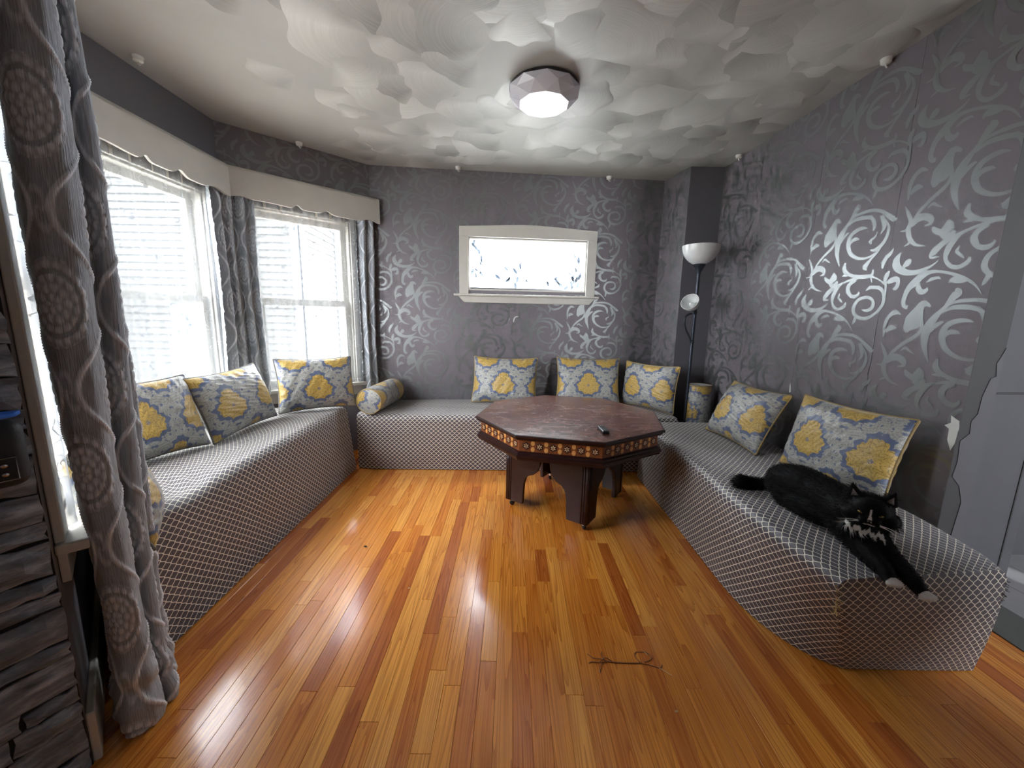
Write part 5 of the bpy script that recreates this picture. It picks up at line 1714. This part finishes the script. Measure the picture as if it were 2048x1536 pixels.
    r1, r2 = q.random((2, NF)); fl = r1 + r2 > 1; r1[fl], r2[fl] = 1 - r1[fl], 1 - r2[fl]
    P = co[tri[ti, 0]] * (1 - r1 - r2)[:, None] + co[tri[ti, 1]] * r1[:, None] + co[tri[ti, 2]] * r2[:, None]
    Nn = no[tri[ti, 0]]
    W_ = P + np.array(o0)
    hd = W_ - np.array(hc)
    fa, fb, fc = hd @ np.array(rt) / HS, hd @ np.array(fw) / HS, hd @ np.array(up) / HS
    # combing direction: from head to tail, tail hairs run to its tip, forelegs run to the paws
    flow = np.tile(np.array([0.02, 1.0, -0.35]), (NF, 1))
    tl = W_[:, 1] > 1.655
    flow[tl] = np.array([-1.0, 0.2, 0.0])
    fl_ = (W_[:, 1] < 1.19) & (W_[:, 2] < 0.515)
    flow[fl_] = np.array([0.0, -1.0, -0.3])
    bib = (W_[:, 2] < 0.555) & (W_[:, 2] > 0.50) & (W_[:, 1] < 1.23) & ~fl_
    flow[bib] = np.array([0.05, -0.4, -1.0])
    face = (np.linalg.norm(hd, axis=1) < 0.09) & (fb > 0.02)
    LN = np.full(NF, 0.017) * q.uniform(0.6, 1.3, NF)
    LN[tl] *= 1.25; LN[fl_] *= 0.5; LN[bib] *= 1.3; LN[face] *= 0.22
    for p in PAWS: LN[(np.linalg.norm(W_ - np.array(p), axis=1) < 0.035)] *= 0.3
    d = Nn * 0.55 + flow / np.linalg.norm(flow, axis=1)[:, None] * 0.8 + q.normal(0, 0.22, (NF, 3))
    d /= np.linalg.norm(d, axis=1)[:, None]
    mid = P + d * LN[:, None] * 0.55 + Nn * 0.0008
    tip = P + (d * 0.9 + flow / np.linalg.norm(flow, axis=1)[:, None] * 0.25) * LN[:, None]
    sd = np.cross(d, q.normal(0, 1, (NF, 3))); sd /= np.maximum(1e-6, np.linalg.norm(sd, axis=1))[:, None]
    wd = 0.00045
    V = np.stack([P - sd * wd, P + sd * wd, mid - sd * wd * 0.8, mid + sd * wd * 0.8, tip], 1).reshape(-1, 3)
    base = np.arange(NF)[:, None] * 5
    F = np.concatenate([base + np.array([0, 1, 3]), base + np.array([0, 3, 2]), base + np.array([2, 3, 4])])
    fm = mesh_np('fur', V, F)
    fm_ = white_mask(fa, fb, fc, W_)
    fc_ = np.where(fm_[:, None], WHT[None], BLK[None] * q.uniform(0.8, 1.6, (NF, 1)))
    set_col(fm, np.repeat(fc_, 5, 0)); fm.materials.append(M['cat'])
    fo = link('fur', fm, None, root); tag(fo, kind='stuff')
    # eyes, nose, inner ears, whiskers
    for s in (-1, 1):
        p = hc + (rt * (s * 0.0205) + fw * 0.0475 + up * 0.006) * HS - o0
        e = MB().ell((0, 0, 0), (0.0085, 0.004, 0.0030)).build('eye', M['cat_eye'], root, smooth=True)
        m = Mr.to_4x4(); m.translation = p; e.matrix_local = m @ Matrix.Rotation(-s * 0.28, 4, 'Y')
        pu = MB().ell((0, 0.0025, 0), (0.0016, 0.003, 0.0032)).build('pupil', M['black'], root, smooth=True)
        pu.matrix_local = m
        ie = MB().add([(-0.010, 0, 0), (0.010, 0, 0), (0.001 * s, -0.001, 0.024), (0.0, -0.003, 0.008)], [(0, 1, 3), (1, 2, 3), (2, 0, 3)]).build('inner_ear', M['cat_ear'], root)
        m2 = Mr.to_4x4(); m2.translation = hc + (rt * (s * 0.037) + fw * 0.0055 + up * 0.033) * HS - o0; ie.matrix_local = m2 @ Matrix.Rotation(s * 0.25, 4, 'Y')
        for k in range(6):
            p0 = hc + (rt * (s * 0.016) + fw * 0.056 + up * (-0.014 - 0.002 * (k % 3))) * HS - o0
            dr = (rt * s * 1.0 + fw * (0.25 + 0.05 * k) + up * (-0.35 + 0.1 * k)).normalized()
            ln = 0.058 + 0.006 * (k % 3)
            MB().tube([p0, p0 + dr * ln * 0.5 + up * 0.002, p0 + dr * ln - up * 0.006], [0.00045, 0.0004, 0.00015], 4).build('whisker', M['whisker'], root)
    p = hc + (fw * 0.0605 - up * 0.0085) * HS - o0
    e = MB().ell((0, 0, 0), (0.0055, 0.0035, 0.0035)).build('nose', M['cat_nose'], root, smooth=True); m = Mr.to_4x4(); m.translation = p; e.matrix_local = m
cat()

# ------------------------------------------------------------------ small things
st = empty('twine', (0.42, 1.19, 0.0), 'thin brown twine with frayed knotted ends on the floor', 'string')
def tw(pts, r=0.0016, mat='twine', name='strand'):
    q = catmull([(a - 0.42, b - 1.19, c) for a, b, c in pts], 6 * len(pts))
    MB().tube([tuple(p) for p in q], r, 6).build(name, M[mat], st, smooth=True)
z_ = 0.0022
tw([(0.352, 1.196, z_), (0.385, 1.191, z_), (0.43, 1.189, z_), (0.475, 1.190, z_)], 0.0022)
for pts in ([(0.352, 1.196, z_), (0.335, 1.20, 0.006), (0.31, 1.208, z_), (0.292, 1.225, z_)], [(0.36, 1.195, z_), (0.33, 1.186, 0.005), (0.305, 1.192, z_), (0.29, 1.186, z_)],
            [(0.35, 1.195, z_), (0.34, 1.215, 0.006), (0.345, 1.235, z_)], [(0.345, 1.192, z_), (0.328, 1.175, 0.004), (0.322, 1.155, z_)], [(0.375, 1.195, z_), (0.352, 1.203, 0.008), (0.33, 1.193, z_)],
            [(0.475, 1.19, z_), (0.462, 1.215, z_), (0.47, 1.235, z_), (0.505, 1.238, z_)], [(0.505, 1.238, z_), (0.518, 1.222, 0.004), (0.515, 1.205, z_), (0.49, 1.195, z_)],
            [(0.475, 1.19, z_), (0.505, 1.182, z_), (0.535, 1.172, z_), (0.548, 1.185, z_)]):
    tw(pts, 0.0014)
tw([(0.532, 1.173, z_), (0.55, 1.158, z_), (0.567, 1.142, z_)], 0.0014, 'twine_end', 'frayed_end')
tw([(0.500, 1.240, z_), (0.508, 1.228, z_), (0.511, 1.222, z_)], 0.0014, 'twine_end', 'frayed_end')
tw([(0.322, 1.160, z_), (0.320, 1.150, z_)], 0.0014, 'twine_end', 'frayed_end')
def crumb(x, y, r, mat, lab):
    q = random.Random(int(x * 1000)); mb = MB().ell((0, 0, r * 0.5), (r * 1.5, r * 0.8, r * 0.5), None, 8, 5)
    mb.v = [(a * q.uniform(.8, 1.2), b * q.uniform(.8, 1.2), c) for a, b, c in mb.v]
    o = mb.build('crumb', M[mat], loc=(x, y, 0.0005)); tag(o, lab, 'crumb', 'crumbs on the floor')
crumb(-0.75, 1.86, 0.006, 'crumb_dark', 'dark speck on the floor in front of the left bench')
crumb(0.53, 1.02, 0.004, 'crumb_light', 'pale crumb on the floor below the frayed twine')
crumb(-0.44, 1.55, 0.004, 'crumb_light', 'pale crumb on the glossy patch of floor')

# ------------------------------------------------------------------ black bag hanging on the stone wall
bag = empty('hanging_bag', (0, 0, 0), 'black nylon bag with riveted patch hanging on the stone wall', 'bag', mw=W_S.M @ Matrix.Translation((0.088, 0.02, 0.85)))
MB().box(-0.075, 0.12, 0.0, 0.055, -0.03, 0.115).build('bag_body', M['black_cloth'], bag, bevel=0.025, seg=5, smooth='auto')
MB().box(-0.055, 0.03, 0.0545, 0.0575, -0.012, 0.040).build('patch', M['black'], bag, bevel=0.001)
pts = [(-0.053, 0.0575, -0.010), (0.028, 0.0575, -0.010), (0.028, 0.0575, 0.038), (-0.053, 0.0575, 0.038), (-0.053, 0.0575, -0.010)]
MB().tube(pts, 0.0010, 4).build('patch_stitching', M['chrome'], bag)
for z in (0.004, 0.023):
    MB().ell((-0.036, 0.058, z), (0.0055, 0.002, 0.0042)).build('rivet', M['chrome'], bag, smooth=True)
MB().tube([(-0.03, 0.02, 0.11), (-0.035, 0.022, 0.2), (-0.05, 0.012, 0.295)], 0.007, 8).build('strap', M['black_cloth'], bag, smooth=True)
MB().ell((-0.05, 0.014, 0.30), (0.022, 0.018, 0.022)).build('hanging_knob', M['black'], bag, smooth=True)
cap = empty('blue_cap', label='blue plastic cap clipped above the black bag', cat='cap', mw=W_S.M @ Matrix.Translation((0.072, 0.055, 0.975)))
MB().ell((0, 0, 0.012), (0.032, 0.022, 0.022)).build('cap_dome', M['blue'], cap, smooth=True)
MB().prism([(-0.062, -0.016), (-0.02, -0.022), (0.035, -0.022), (0.04, 0.02), (-0.02, 0.024), (-0.05, 0.012)], -0.004, 0.006).build('cap_brim', M['blue'], cap, bevel=0.003)

# ------------------------------------------------------------------ labels for the setting
SETTING_LABELS = {
    'floor': 'glossy honey oak strip floor between the benches', 'ceiling': 'grey-white ceiling with brushed plaster swirls',
    'wall_bay': 'angled wall of the bay around the second window', 'wall_left': 'plain grey bay wall around the wide left window',
    'wall_near_bay': 'angled bay wall beside the stone wall, behind the draped curtain', 'wall_right': 'grey wall with silver scroll wallpaper on the right',
    'wall_chase': 'plain dark grey front of the corner pillar behind the lamp', 'wall_chase_side': 'scroll papered side of the corner pillar',
    'wall_stone': 'wall clad in dark ledge stones at the far left', 'baseboard_near_bay': 'white baseboard at the foot of the stone wall corner',
    'trim_1': 'dark threshold strip at the doorway on the right', 'floor_kitchen': 'pale grey plank tiles beyond the doorway',
    'wall_rear_left': 'plain wall behind the viewer on the left', 'wall_rear': 'plain wall behind the viewer', 'wall_kitchen': 'outer wall of the kitchen',
    'wall_kitchen_far': 'far wall of the kitchen', 'wall_added_partition': 'unseen partition, added to keep kitchen light off the room floor', 'ground_outside': 'concrete ground outside the windows',
    'wall_added_upper': 'unseen upper storey above the room, added to shade the neighbouring house'}
for nm, lb in SETTING_LABELS.items():
    ob = bpy.data.objects.get(nm)
    if ob is not None and 'label' not in ob: ob['label'] = lb
